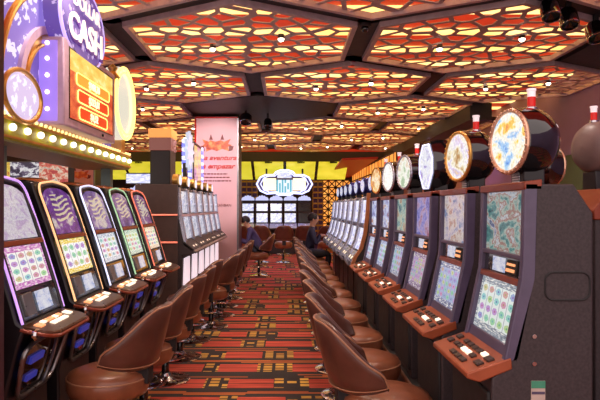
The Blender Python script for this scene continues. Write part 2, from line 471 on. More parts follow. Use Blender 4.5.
    struct(MB().box(4.7, 4.9, -3, 24, 0, 3.8).build('wall_right', maroon, smooth=0))
    struct(MB().box(-10.2, -10, -3, 24, 0, 3.8).build('wall_left', dark, smooth=0))
    struct(MB().box(-10, 4.8, 24, 24.2, 0, 3.8).build('wall_back', dark, smooth=0))
    struct(MB().box(4.62, 4.7, 5, 11, 0, 2.42).build('trim_4', mat('olive_green_wainscot', (66, 78, 50), .6), smooth=0))
    # end post of the left row, dropped beam on the right, header over the far awning
    struct(MB().box(-1.80, -1.415, 2.80, 2.92, 0, 3.74).build('pillar', mat('plum_post', (70, 40, 48), .5), smooth=0))
    struct(MB().box(3.35, 3.75, 10.6, 22, 3.16, 3.47).build('trim_5', M['beam'], smooth=0))
    struct(MB().box(-10, 4.7, 20.0, 20.3, 3.06, 3.47).build('trim_6', M['beam'], smooth=0))
    struct(MB().box(-10, 4.7, 22, 24, 3.3, 3.45).build('trim_7', M['beam'], smooth=0))
    struct(MB().add([(1.62, 16.8, 2.92), (2.66, 16.8, 2.96), (2.66, 24, 2.8), (1.62, 24, 2.62), (1.62, 16.8, 2.98), (2.66, 16.8, 3.02), (2.66, 24, 2.86), (1.62, 24, 2.68)],
                    [(0, 1, 2, 3), (4, 7, 6, 5), (0, 4, 5, 1), (1, 5, 6, 2), (2, 6, 7, 3), (3, 7, 4, 0)]).build('trim_8', mat('red_soffit', (170, 40, 24), .5), smooth=0))
    # round column-side pier next to the banner and the backlit orange lattice screens
    og = NT('backlit_orange_panel'); nzv = og.noise(og.tc('Object'), 1.6, 3)
    oc = og.ramp(nzv.outputs[0], [(.3, srgb(236, 128, 40)), (.7, srgb(255, 190, 96))]); og.base((.8, .4, .1), .4, emit=oc, strength=.95)
    def screen(label, P, Q, z0, z1, nx, nz, tri):
        P, Q = Vector(P), Vector(Q); d = Q-P; L = d.length; ang = math.atan2(d.y, d.x)
        t = thing('lattice_screen', label, 'screen', (P.x, P.y, 0), ang)
        MB().box(0, L, .03, .06, z0, z1).build('light_panel', og.mat, t, smooth=0)
        mb = MB(); w = .022
        def bar(x0, za, x1, zb):
            dd = Vector((x1-x0, 0, zb-za)); n = Vector((-dd.z, 0, dd.x)).normalized()*w
            a_, b_ = Vector((x0, 0, za)), Vector((x1, 0, zb))
            mb.add([a_-n, b_-n, b_+n, a_+n]+[p+Vector((0, .010, 0)) for p in (a_-n, b_-n, b_+n, a_+n)],
                   [(0, 1, 2, 3), (4, 7, 6, 5), (0, 4, 5, 1), (1, 5, 6, 2), (2, 6, 7, 3), (3, 7, 4, 0)])
        for i in range(nx+1): bar(L*i/nx, z0, L*i/nx, z1)
        for j in range(nz+1): bar(0, z0+(z1-z0)*j/nz, L, z0+(z1-z0)*j/nz)
        if tri:
            for i in range(nx):
                for j in range(nz):
                    a_, b_ = (L*i/nx, z0+(z1-z0)*j/nz), (L*(i+1)/nx, z0+(z1-z0)*(j+1)/nz)
                    bar(a_[0], a_[1], b_[0], b_[1]); bar(a_[0], b_[1], b_[0], a_[1])
        mb.build('lattice', mat('dark_bronze_bars', (70, 40, 26), .4), t, smooth=0)
    screen('backlit orange lattice screen with crossed bars facing the camera at the far right corner', (1.42, 23.7, 0), (2.62, 23.7, 0), 0, 2.66, 4, 9, True)
    screen('backlit orange lattice wall receding above the right rear machines', (2.66, 23.6, 0), (2.66, 14.4, 0), 0, 2.92, 15, 9, False)
    # square gold lattice behind the far machines
    for lb, x0, x1 in (('dark gold lattice screen left of the big lit sign', -2.0, -1.05), ('dark gold lattice screen right of the big lit sign', .98, 1.35)):
        t = thing('lattice_screen', lb, 'screen', (x0, 21.2, 0))
        MB().box(0, x1-x0, .03, .06, 0, 2.9).build('backing', mat('violet_backing', (70, 44, 120), .5), t, smooth=0)
        mb = MB()
        n = max(2, round((x1-x0)/.2))
        for i in range(n+1): mb.box((x1-x0)*i/n-.012, (x1-x0)*i/n+.012, 0, .03, 0, 2.9)
        for j in range(13): mb.box(0, x1-x0, 0, .03, .5+.2*j-.03, .5+.2*j+.03)
        mb.build('bars', mat('dull_gold_bars', (170, 130, 60), .35, .6), t, smooth=0)

# ------------------------------------------------------------------ banners on columns
def banner_column(loc, w, h, label, full):
    pink = mat('pink_banner', (226, 176, 178), .55, scale=1.5, var=.05)
    t = thing('banner_column', label, 'column', loc)
    MB().box(-w/2, w/2, .05, .95, 0, h+.03).build('column_core', mat('violet_column', (70, 50, 84), .5), t, smooth=0)
    MB().box(-w/2+.02, w/2-.02, .0, .05, .0, h).build('banner', pink, t, smooth=0)
    MB().box(-w/2, w/2, -.02, .08, h, h+.03).build('top_rail', M['red'], t, smooth=0)
    MB().box(-w/2-.015, -w/2+.02, -.015, .05, 0, h).build('edge_strip', M['red'], t, smooth=0)
    MB().box(w/2-.02, w/2+.015, -.015, .05, 0, h).build('edge_strip', M['steel'], t, smooth=0)
    ezc = h-.52; k = w/.9
    def flat(pts, y0, y1): return MB().prism([(0, 0)], 0, 0) if 0 else (pts, y0, y1)
    def plate(pts, name, m, y=-.012):
        mb = MB(); n = len(pts)
        vs = [(x*k, y, ezc+z*k) for x, z in pts]+[(x*k, .0, ezc+z*k) for x, z in pts]
        mb.add(vs, [tuple(range(n)), tuple(range(2*n-1, n-1, -1))]+[(i, i+n, (i+1) % n+n, (i+1) % n) for i in range(n)])
        return mb.build(name, m, t, smooth=0)
    em = NT('painted_emblem'); nz = em.noise(em.tc('Object'), 9, 4)
    ec = em.ramp(nz.outputs[0], [(.32, srgb(170, 50, 30)), (.5, srgb(224, 104, 50)), (.66, srgb(244, 170, 96))]); em.base(ec, .5)
    plate([(-.30, .10), (-.17, .05), (-.13, .08), (-.02, .05), (.08, .08), (.16, .05), (.30, .11), (.24, .0), (.33, -.02), (.24, -.06), (.26, -.15), (.12, -.10), (0, -.15), (-.10, -.11), (-.22, -.16), (-.22, -.06), (-.33, -.06), (-.25, .0)], 'emblem', em.mat)
    dk = mat('dark_red_print', (120, 34, 26), .5)
    for s in (-1, 1):
        plate([(s*.12-.04, .09), (s*.12+.04, .09), (s*.12+.02, .15), (s*.12, .21), (s*.12-.02, .15)], 'emblem_tower', dk, -.010)
        plate([(s*.27, -.03), (s*.36, -.05), (s*.33, -.13), (s*.25, -.15)], 'emblem_gear', dk, -.014)
    if full:
        r = mat('red_script', (196, 44, 36), .5)
        text('script_lettering', 'La aventura', .135, r, Matrix.Translation((.03, -.006, h-.80)), t, .004, .35, .004, 1.15)
        text('script_lettering', 'a empezar', .135, r, Matrix.Translation((.03, -.006, h-.97)), t, .004, .35, .004, 1.15)
        mb = MB()
        for j, (a, b) in enumerate(((-.28, .22), (-.28, .26), (-.26, .30))):
            x = a; rng = random.Random(j)
            while x < b:
                q = rng.uniform(.03, .08); mb.box(x, min(b, x+q), -.006, 0, h-1.135-.07*j, h-1.11-.07*j); x += q+.012
        mb.build('small_print', dk, t, smooth=0)
        text('small_lettering', 'MY CANBAN', .075, dk, Matrix.Translation((.08, -.005, 1.60)), t, .003)
    return t

# ------------------------------------------------------------------ machines of the right row
def lerp_prof(prof):
    """profile of (z, y) knots -> y(z)"""
    def f(z):
        for (z0, y0), (z1, y1) in zip(prof, prof[1:]):
            if z <= z1: 
                t = (z-z0)/(z1-z0); return y0+(y1-y0)*t
        return prof[-1][1]
    return f

def face_sheet(x0, x1, z0, z1, fy, nz=6, lift=0.0):
    def fn(u, v):
        z = z0+(z1-z0)*v; return (x0+(x1-x0)*u, fy(z)-lift, z)
    return fn

BZ = .40
def right_machine(label, upper, lower, topper, group, loc, rz):
    o = (0, 0, -BZ); W = .275
    fy = lerp_prof([(.40, -.24), (.90, -.185), (.95, -.165), (1.27, -.098), (1.36, -.092), (1.68, -.085)])
    t = thing('slot_machine', label, 'slot machine', loc, rz, group)
    MB(o).prism([(-.245, .40), (-.25, .86), (-.165, .945), (-.08, 1.27), (-.07, 1.665), (.09, 1.665), (.17, 1.545), (.17, .40)], -W, W).build('cabinet', M['panel'], t, bevel=.008)
    # raised frame: cheeks, top bar, mid bars
    def fr(z, d): return (fy(z)-d, z)
    zs = [.93, .95, 1.27, 1.36, 1.67]
    cheek = [fr(z, .028) for z in zs]+[fr(z, -.03) for z in zs[::-1]]
    for s in (-1, 1):
        a, b = sorted((s*W, s*(W-.038)))
        MB(o).prism(cheek, a, b).build('side_rail', M['violet_grey'], t, bevel=.006)
    def bar(z0, z1, d, name, m):
        pr = [fr(z0, d), fr(z1, d), fr(z1, -.02), fr(z0, -.02)]
        return MB(o).prism(pr, -W+.038, W-.038).build(name, m, t, bevel=.004)
    MB(o).prism([(-.115, 1.64), (-.115, 1.675), (-.04, 1.685), (-.04, 1.64)], -W, W).build('top_bar', M['copper'], t, bevel=.005)
    bar(1.345, 1.365, .024, 'frame_bar', M['violet_grey']); bar(1.235, 1.262, .024, 'frame_bar', M['copper']); bar(.93, .985, .014, 'frame_bar', M['violet_grey'])
    MB(o).sheet(face_sheet(-W+.038, W-.038, 1.365, 1.64, fy, lift=.004), 1, 4).build('upper_screen', upper, t, smooth=0)
    MB(o).sheet(face_sheet(-W+.038, W-.038, .985, 1.235, fy, lift=.004), 1, 4).build('lower_screen', lower, t, smooth=0)
    ip = MB(o).prism([fr(1.262, .006), fr(1.345, .006), fr(1.345, -.02), fr(1.262, -.02)], -W+.038, W-.038).build('display_strip', M['gloss'], t)
    MB(o).sheet(face_sheet(-.12, .04, 1.27, 1.337, fy, lift=.010), 1, 1).build('small_display', MS['mini'], ip, smooth=0)
    ba = MB(o).prism([fr(1.272, .022), fr(1.335, .016), fr(1.335, 0), fr(1.272, 0)], .07, .19).build('bill_slot', M['soft_black'], ip, bevel=.004)
    MB(o).prism([fr(1.285, .026), fr(1.298, .024), fr(1.298, 0), fr(1.285, 0)], .085, .175).prism([fr(1.312, .022), fr(1.322, .020), fr(1.322, 0), fr(1.312, 0)], .085, .175).build('amber_light', M['btn_o'], ip)
    # sloping button deck
    dt = lambda y: .885+(y+.345)/(.175)*.062
    MB(o).prism([(-.355, .862), (-.352, .884), (-.17, dt(-.17)), (-.165, .90), (-.30, .845)], -W-.005, W+.005).build('button_deck', M['deck'], t, bevel=.006)
    dk = [c for c in t.children if c.name.startswith('button_deck')][0]
    ang = math.atan2(.062, .175)
    def button(x, y, w, d, m):
        mx = Matrix.Translation((x, y, dt(y)+.004)) @ Matrix.Rotation(ang, 4, 'X')
        MB(o).box(-w/2, w/2, -d/2, d/2, -.006, .007, mx).build('button', m, dk, bevel=.003)
    for k in range(5): button(-.10+.062*k, -.235, .046, .026, M['btn_d' if k % 2 else 'btn_w'] if k == 4 else M['btn_d'])
    for k in range(5): button(-.125+.058*k, -.275, .044, .026, M['btn_w'] if k in (2, 3) else M['btn_d'])
    for k in range(2): button(-.21, -.235-.045*k, .05, .03, M['btn_d'])
    for k in range(2): button(.215, -.24-.045*k, .055, .032, M['btn_d'])
    for k in range(3): button(-.03+.07*k, -.32, .055, .026, M['btn_d'])
    # belly, foot ledge lip, lock and sticker stay small
    MB(o).box(-W+.02, W-.02, -.262, -.24, .45, .80).build('belly_door', M['soft_black'], t, bevel=.01)
    # topper
    topper_part(t, topper)
    return t

def topper_part(t, kind):
    """round sign on a post: drum > face, rim, lamp"""
    o = Vector((0, 0, -BZ)); zc = 1.868; r = .150
    rim, face, shape, lamp = kind
    base = Matrix.Translation(o+Vector((0, .02, zc))) @ Matrix.Rotation(R(13), 4, 'Z')
    axis = base @ Matrix.Rotation(PI/2, 4, 'X')        # lathe z -> -y
    MB().box(-.075, .075, -.035, .06, 1.66, 1.78, Matrix.Translation(o)).build('topper_post', M['black'], t, bevel=.006)
    ps = [c for c in t.children if c.name.startswith('topper_post')][0]
    MB().box(-.05, .03, -.040, -.035, 1.672, 1.725, Matrix.Translation(o)).build('grille', MS['grille'], ps)
    if shape == 'round':
        pr = [(1e-4, .105), (.142, .105), (.150, .098), (.154, .06), (.157, .02), (.150, -.03), (.125, -.068), (.075, -.09), (1e-4, -.096)]
        d = MB().lathe(pr, 44, axis).build('topper', M['gloss'], t, smooth=40)
        MB().disc(.131, 44, base, y=-.109).build('topper_face', face, d, smooth=0)
        mb = MB(); n = 30
        mb.tube([(.140*math.cos(2*PI*i/40), -.108, .140*math.sin(2*PI*i/40)) for i in range(40)], .0105, 8, True, base)
        for i in range(n):
            a = 2*PI*i/n; mb.sphere((.141*math.cos(a), -.117, .141*math.sin(a)), .006, 6, 4)
            for q in range(len(mb.v)-6*5, len(mb.v)): mb.v[q] = base @ mb.v[q]
        mb.build('topper_rim', rim, d)
        hz = .158
    else:
        ol = [(-.052, .175), (.052, .175), (.115, .06), (.115, -.06), (.04, -.19), (-.04, -.19), (-.115, -.06), (-.115, .06)][::-1]
        mb = MB(); n = 8
        for q, (y, s) in enumerate(((-.105, 1.0), (-.05, 1.06), (.05, 1.06), (.11, .8))):
            mb.v += [base @ Vector((x*s, y, z*s)) for x, z in ol]
        for q in range(3): mb.f += [[q*n+i, q*n+(i+1) % n, (q+1)*n+(i+1) % n, (q+1)*n+i] for i in range(n)]
        mb.f += [list(range(n)), list(range(4*n-1, 3*n-1, -1))]
        d = mb.build('topper', M['gloss'], t, smooth=30)
        mb = MB(); mb.add([(0, -.112, 0)]+[(x*.80, -.112, z*.80) for x, z in ol], [(0, i+1, (i+1) % n+1) for i in range(n)], base,
                          [[(.5, .5), (.5+ol[i][0]*3, .5+ol[i][1]*2.4), (.5+ol[(i+1) % n][0]*3, .5+ol[(i+1) % n][1]*2.4)] for i in range(n)])
        mb.build('topper_face', face, d, smooth=0)
        MB().tube([(x*.84, -.110, z*.86) for x, z in ol], .008, 8, True, base).build('topper_rim', rim, d)
        hz = .18
    if lamp:
        L = Matrix.Translation(o+Vector((0, .03, zc+hz-.01)))
        MB().lathe([(1e-4, 0), (.026, 0), (.026, .012), (.020, .016), (1e-4, .016)], 16, L).build('lamp_base', M['chrome'], d)
        MB().lathe([(1e-4, .016), (.018, .016), (.018, .060), (1e-4, .060)], 16, L).build('red_lamp', MS['red_lamp'], d)
        MB().lathe([(1e-4, .060), (.018, .060), (.018, .086), (.021, .088), (.021, .098), (1e-4, .1)], 16, L).build('white_lamp', MS['white_lamp'], d)

MS = {}
def screens():
    P, Wt, Y, K = (.30, .10, .50), (.95, .92, .86), (.90, .66, .22), (.05, .04, .08)
    MS['mini'] = art('small_display_picture', [(.35, (.85, .85, .9)), (.55, (.7, .7, .85)), (.7, (.3, .4, .7))], .9, 3, 3)
    g = NT('slotted_grille'); _, _, z = g.xyz(g.tc('Object'))
    gc = g.mix(g.m('LESS_THAN', g.m('FRACT', g.m('MULTIPLY', z, 90)), .5), srgb(225, 220, 225), srgb(120, 112, 120)); MS['grille'] = g.base(gc, .4)
    MS['red_lamp'] = glow('red_beacon', (200, 26, 20), .4); MS['white_lamp'] = glow('white_beacon', (240, 225, 228), .45)
    MS['face_rainbow'] = art('rainbow_wheel_face', [(.30, (.12, .3, .8)), (.40, (.45, .7, .95)), (.47, (1, .97, .9)), (.56, (1, .95, .8)), (.63, (1, .72, .15)), (.74, (.85, .3, .1))], 1.15, 1, 3.2)
    MS['face_gold'] = art('gold_lilac_wheel_face', [(.32, (.55, .3, .12)), (.42, (.95, .85, .6)), (.52, (1, .96, .95)), (.62, (.75, .62, .9)), (.72, (.95, .65, .2))], 1.1, 5, 2.6)
    MS['face_white'] = art('white_badge_face', [(.32, (.3, .2, .6)), (.42, (.85, .85, 1)), (.55, (1, 1, 1)), (.66, (.75, .72, 1)), (.76, (.8, .2, .25))], 1.05, 9, 3)
    MS['face_green'] = art('pale_green_dial_face', [(.34, (.4, .55, .35)), (.46, (.9, .92, .75)), (.56, (1, 1, .95)), (.7, (.8, .55, .3))], 1.1, 12, 3)
    MS['face_cream'] = art('cream_dial_face', [(.34, (.7, .6, .5)), (.46, (1, .97, .9)), (.6, (1, 1, .97)), (.74, (.95, .75, .5))], 1.15, 15, 3)
    MS['face_orange'] = art('orange_dial_face', [(.34, (.65, .22, .08)), (.46, (.95, .6, .2)), (.58, (1, .9, .65)), (.72, (.8, .35, .12))], 1.1, 18, 3)
    pic = lambda n, s, stops, sc=3.4: art(n, stops, .82, s, sc)
    MS['u0'] = pic('green_jungle_picture', 21, [(.30, (.03, .08, .10)), (.41, (.09, .27, .26)), (.47, (.42, .50, .44)), (.53, (.34, .14, .11)), (.58, (.56, .60, .62)), (.68, (.05, .08, .2))], 3.4)
    MS['u1'] = pic('pale_lilac_picture', 25, [(.32, (.16, .24, .42)), (.44, (.62, .52, .60)), (.54, (.70, .62, .56)), (.64, (.45, .22, .20)), (.72, (.80, .70, .25))], 4)
    MS['u2'] = pic('blue_violet_picture', 28, [(.32, (.10, .08, .36)), (.45, (.30, .30, .72)), (.54, (.55, .42, .62)), (.66, (.36, .10, .16))], 2.8)
    MS['u3'] = pic('green_cloud_picture', 31, [(.32, (.06, .14, .18)), (.45, (.30, .48, .46)), (.55, (.62, .66, .50)), (.68, (.45, .20, .14))], 3.6)
    MS['u4'] = pic('pale_blue_tropical_picture', 34, [(.32, (.30, .10, .10)), (.45, (.42, .46, .78)), (.56, (.78, .82, .95)), (.68, (.60, .28, .18))], 3)
    MS['u5'] = pic('sky_blue_picture', 37, [(.32, (.16, .12, .36)), (.45, (.45, .52, .85)), (.58, (.85, .88, 1)), (.7, (.62, .30, .22))], 3)
    MS['l0'] = symbols('white_fruit_reels', 5, 4, (.74, .80, .76), .80, 2, (.30, .34, .40))
    MS['l1'] = symbols('blue_tile_reels', 6, 5, (.40, .46, .66), .8, 5, (.22, .24, .40))
    MS['l2'] = symbols('violet_card_reels', 6, 6, (.52, .42, .56), .72, 8, (.30, .20, .36))
    MS['l3'] = symbols('silver_blue_reels', 5, 4, (.48, .54, .72), .74, 11, (.26, .30, .46))
    MS['l4'] = symbols('ice_blue_reels', 5, 4, (.56, .64, .84), .78, 14, (.3, .34, .6))
    MS['l5'] = symbols('mist_blue_reels', 5, 4, (.62, .70, .88), .78, 17, (.34, .38, .62))
    # left row
    sw = lambda n, s, bg: art(n, [(.34, tuple(x*.5 for x in bg)), (.52, bg), (.64, (.80, .74, .66)), (.76, (.45, .25, .60))], .8, s, 3.2, True)
    MS['a0'] = art('lilac_poster_picture', [(.36, (.55, .42, .66)), (.5, (.78, .76, .80)), (.62, (.62, .52, .74)), (.74, (.36, .16, .5))], .85, 41, 5)
    MS['a1'] = sw('purple_swirl_picture', 44, (.22, .06, .40)); MS['a2'] = sw('violet_swirl_picture', 47, (.28, .18, .52))
    MS['a3'] = sw('plum_swirl_picture', 50, (.26, .14, .44)); MS['a4'] = sw('dusky_rose_swirl_picture', 53, (.34, .14, .34))
    MS['b0'] = symbols('white_reels_pink_header', 4, 4, (.86, .86, .80), .9, 22, (.62, .2, .55))
    MS['b1'] = symbols('white_reels_yellow_header', 4, 3, (.86, .88, .88), .92, 25, (.86, .66, .10))
    MS['b2'] = symbols('white_reels_blue_header', 4, 4, (.78, .84, .86), .9, 28, (.5, .6, .75))
    MS['b3'] = symbols('pale_green_reels', 4, 4, (.66, .80, .72), .9, 31, (.4, .6, .5))
    MS['b4'] = symbols('cream_reels', 4, 4, (.84, .80, .64), .9, 34, (.8, .6, .4))
    MS['tv'] = art('portrait_video_picture', [(.32, (.28, .10, .40)), (.45, (.62, .30, .55)), (.55, (.85, .62, .30)), (.68, (.80, .78, .25))], .9, 61, 2.2)
    MS['bank'] = art('bright_pale_screen', [(.32, (.32, .30, .72)), (.44, (.66, .68, 1)), (.56, (.95, .96, 1)), (.7, (.6, .4, .6))], 1.0, 64, 4)
    MS['bank2'] = art('pale_violet_screen', [(.32, (.2, .2, .3)), (.44, (.46, .5, .66)), (.56, (.84, .86, .92)), (.7, (.5, .35, .45))], .85, 67, 5)
    MS['lit'] = glow('lit_white_panel', (235, 215, 225), .8)
    MS['screen_lit'] = art('white_lit_screen', [(.3, (.30, .28, .85)), (.44, (.66, .68, 1)), (.58, (1, 1, 1)), (.75, (.9, .75, .8))], 1.15, 70, 4)

# ------------------------------------------------------------------ machines of the left front row
def arch_machine(label, upper, lower, neon, group, loc, rz):
    t = thing('slot_machine', label, 'slot machine', loc, rz, group); W = .30
    fy = lerp_prof([(.93, -.335), (1.1, -.285), (1.3, -.222), (1.5, -.155), (1.72, -.075), (1.80, -.045)])
    # cabinet with a bowed front and rounded crown
    pr = [(-.30, 0), (-.24, .18), (-.235, .48), (-.33, .84), (-.36, .92)]
    pr += [(fy(z)+.012, z) for z in (.95, 1.1, 1.3, 1.5, 1.68)] + [(-.06, 1.738), (0, 1.752), (.08, 1.755), (.16, 1.742), (.24, 1.69), (.27, 1.6), (.27, 0)]
    MB().prism(pr, -W, W).build('cabinet', M['black'], t, bevel=.014)
    MB().lathe([(1e-4, 0), (.17, .0), (.16, .016), (.10, .03), (1e-4, .034)], 24, Matrix.Translation((0, .08, 1.748)), 1.15, .7).build('crown_lamp', MS['crown'], t)
    # neon frame following the face, rounded shoulders
    pts = []
    x1 = W-.012; zt = 1.735; rr = .085
    path = [(-x1, .94), (-x1, 1.1), (-x1, 1.3), (-x1, 1.5), (-x1, zt-rr)]
    path += [(-x1+rr-rr*math.cos(R(15*i)), zt-rr+rr*math.sin(R(15*i))) for i in range(1, 7)]
    path += [(-.09, zt+.012), (0, zt+.018), (.09, zt+.012)]
    path += [(x1-rr+rr*math.sin(R(15*i)), zt-rr+rr*math.cos(R(15*i))) for i in range(0, 7)]
    path += [(x1, 1.5), (x1, 1.3), (x1, 1.1), (x1, .94)]
    MB().tube([(x, fy(z)-.010, z) for x, z in path], .0075, 8).build('neon_frame', neon, t)
    MB().tube([(x*.93, fy(z)-.006, z-.02 if z > 1.6 else z) for x, z in path], .012, 8).build('inner_trim', M['charcoal'], t)
    def archsheet(x, z0, z1, m, name, arch=0):
        def fn(u, v):
            z = z0+(z1-z0)*v; xx = -x+2*x*u
            if arch: z -= arch*v*(abs(2*u-1)**3)
            return (xx, fy(z)-.003, z)
        return MB().sheet(fn, 8, 6).build(name, m, t, smooth=0)
    archsheet(.245, 1.385, 1.705, upper, 'upper_screen', .05)
    archsheet(.245, 1.115, 1.345, lower, 'lower_screen')
    MB().prism([(fy(1.35)-.022, 1.35), (fy(1.38)-.022, 1.38), (fy(1.38), 1.38), (fy(1.35), 1.35)], -.27, .27).build('divider_bar', M['copper'], t, bevel=.004)
    ip = MB().prism([(fy(.95)-.008, .95), (fy(1.10)-.008, 1.10), (fy(1.1)+.01, 1.10), (fy(.95)+.01, .95)], -.265, .265).build('display_strip', M['gloss'], t)
    MB().sheet(face_sheet(-.06, .14, .975, 1.085, fy, lift=.014), 1, 1).build('small_display', MS['mini'], ip, smooth=0)
    MB().prism([(fy(.97)-.02, .97), (fy(1.09)-.02, 1.09), (fy(1.09), 1.09), (fy(.97), .97)], -.22, -.10).build('bill_slot', M['steel'], ip, bevel=.004)
    # deck: rounded front, tilted
    ol = [(-.295, -.33), (-.285, -.46)]+[(-.285+.09-.09*math.cos(R(a)), -.44-.075*math.sin(R(a))) for a in (20, 45, 70, 90)]
    ol += [(-x, y) for x, y in ol[::-1]]
    tilt = lambda x, y: (y+.33)*.22
    dk = MB().slab(ol, .895, .935, dz=tilt).build('button_deck', M['bronze'], t, bevel=.012)
    ed = MB().tube([(x*1.01, y-.004, .912+tilt(x, y)) for x, y in ol], .010, 6).build('deck_trim', M['copper'], t)
    def button(x, y, w, d, m):
        mx = Matrix.Translation((x, y, .935+tilt(x, y))) @ Matrix.Rotation(math.atan(.22), 4, 'X')
        MB().box(-w/2, w/2, -d/2, d/2, -.004, .008, mx).build('button', m, dk, bevel=.003)
    for k in range(5): button(-.13+.055*k, -.385, .046, .030, M['btn_o' if k % 3 else 'btn_w'])
    for k in range(4): button(-.09+.055*k, -.43, .048, .032, M['btn_w'])
    button(.19, -.40, .06, .05, M['btn_w']); button(-.21, -.40, .06, .045, M['btn_o'])
    kn = MB().lathe([(.012, .0), (.028, 0), (.034, .012), (.028, .024), (.012, .024), (.012, 0)], 18, Matrix.Translation((-.285, -.40, .885)) @ Matrix.Rotation(PI/2, 4, 'X')).build('ticket_ring', M['chrome'], t)
    # belly window with chrome surround
    def bp(x, q):   # q 0 bottom .. 1 top on the raked belly
        return (x, -.262-.095*q, .50+.33*q)
    op = [(x, z) for x, z in rrect(-.235, .235, 0, 1, .09)]
    def rq(n=5):
        out = []
        for cx, cz, a0 in ((.15, .80, 0), (-.15, .80, 90), (-.11, .26, 180), (.11, .26, 270)):
            for i in range(n+1):
                a = R(a0+90*i/n); out.append((1.28*(cx+.085*math.cos(a)), .98*(cz+.22*math.sin(a))))
        return out
    out = rq()
    bw = MB().add([bp(0, .5)]+[bp(x, q) for x, q in out], [(0, i+1, (i+1) % len(out)+1) for i in range(len(out))]).build('belly_window', M['gloss'], t, smooth=0)
    MB().tube([Vector(bp(x, q))+Vector((0, -.012, 0)) for x, q in out], .014, 8, True).build('chrome_surround', M['steel'], bw)
    for q, (x0, x1, q0, q1) in enumerate(((-.17, .0, .60, .72), (-.16, -.03, .30, .40))):
        n = Vector((0, -.33, -.095)).normalized()*.014
        vs = [Vector(bp(x0, q0)), Vector(bp(x1, q0)), Vector(bp(x1, q1)), Vector(bp(x0, q1))]
        MB().add(vs+[v+n for v in vs], [(0, 1, 2, 3), (7, 6, 5, 4), (0, 4, 5, 1), (1, 5, 6, 2), (2, 6, 7, 3), (3, 7, 4, 0)]).build('blue_lamp', M['g_blue'], bw)
    MB().tube([Vector(bp(.10+.05*math.cos(R(a)), .5+.45*math.sin(R(a))))+Vector((0, -.015, 0)) for a in range(-80, 81, 16)], .010, 6).build('chrome_arc', M['steel'], bw)
    return t

# ------------------------------------------------------------------ silver machines, left rear bank
def silver_machine(label, group, loc, rz, pitch=.66):
    t = thing('slot_machine', label, 'slot machine', loc, rz, group); W = pitch/2-.01
    fy = lerp_prof([(1.12, -.06), (1.45, .0), (1.50, .005), (1.80, .03)])
    MB().prism([(-.0, 0), (-.03, .95), (-.18, .97), (-.18, 1.03), (-.05, 1.14), (.015, 1.47), (.04, 1.80), (.08, 1.83), (.45, 1.83), (.45, 0)], -W, W).build('cabinet', M['panel'], t, bevel=.008)
    for s in (-1, 1):
        a, b = sorted((s*W, s*(W-.05)))
        MB().prism([(fy(z)-.03, z) for z in (1.12, 1.45, 1.82)]+[(fy(z)+.03, z) for z in (1.82, 1.45, 1.12)], a, b).build('side_rail', M['silver'], t, bevel=.008)
    x = W-.06
    MB().sheet(face_sheet(-x, x, 1.49, 1.78, fy, lift=.002), 1, 2).build('upper_screen', MS['bank2'], t, smooth=0)
    MB().sheet(face_sheet(-x, x, 1.15, 1.44, fy, lift=.002), 1, 2).build('lower_screen', MS['bank2'], t, smooth=0)
    MB().prism([(fy(1.45)-.03, 1.445), (fy(1.45)-.03, 1.475), (fy(1.45)+.02, 1.475), (fy(1.45)+.02, 1.445)], -W, W).build('divider_bar', M['lilac'], t)
    dk = MB().prism([(-.20, .97), (-.21, .995), (-.045, 1.12), (-.03, 1.09)], -W, W).build('button_deck', M['steel'], t, bevel=.005)
    for k in range(5):
        mx = Matrix.Translation((-x+.06+.1*k, -.13, 1.062)) @ Matrix.Rotation(math.atan2(.125, .165), 4, 'X')
        MB().box(-.03, .03, -.025, .025, -.004, .008, mx).build('button', M['btn_w' if k % 2 else 'btn_d'], dk)
    MB().box(-x+.06, x-.06, -.045, -.01, .55, .90).build('lit_belly_panel', MS['lit'], t, bevel=.006)
    MB().box(-.06, .06, .04, .16, 1.83, 1.86).build('topper_post', M['black'], t)
    MB().lathe([(1e-4, .03), (.085, .03), (.10, .02), (.10, -.05), (1e-4, -.06)], 24, Matrix.Translation((0, .09, 1.93)) @ Matrix.Rotation(PI/2, 4, 'X'), 1.2, .8).build('topper', M['gold'], t)
    MB().disc(.085, 24, Matrix.Translation((0, .05, 1.93)), 1.2, .8).build('topper_face', MS['screen_lit'], t, smooth=0)
    return t

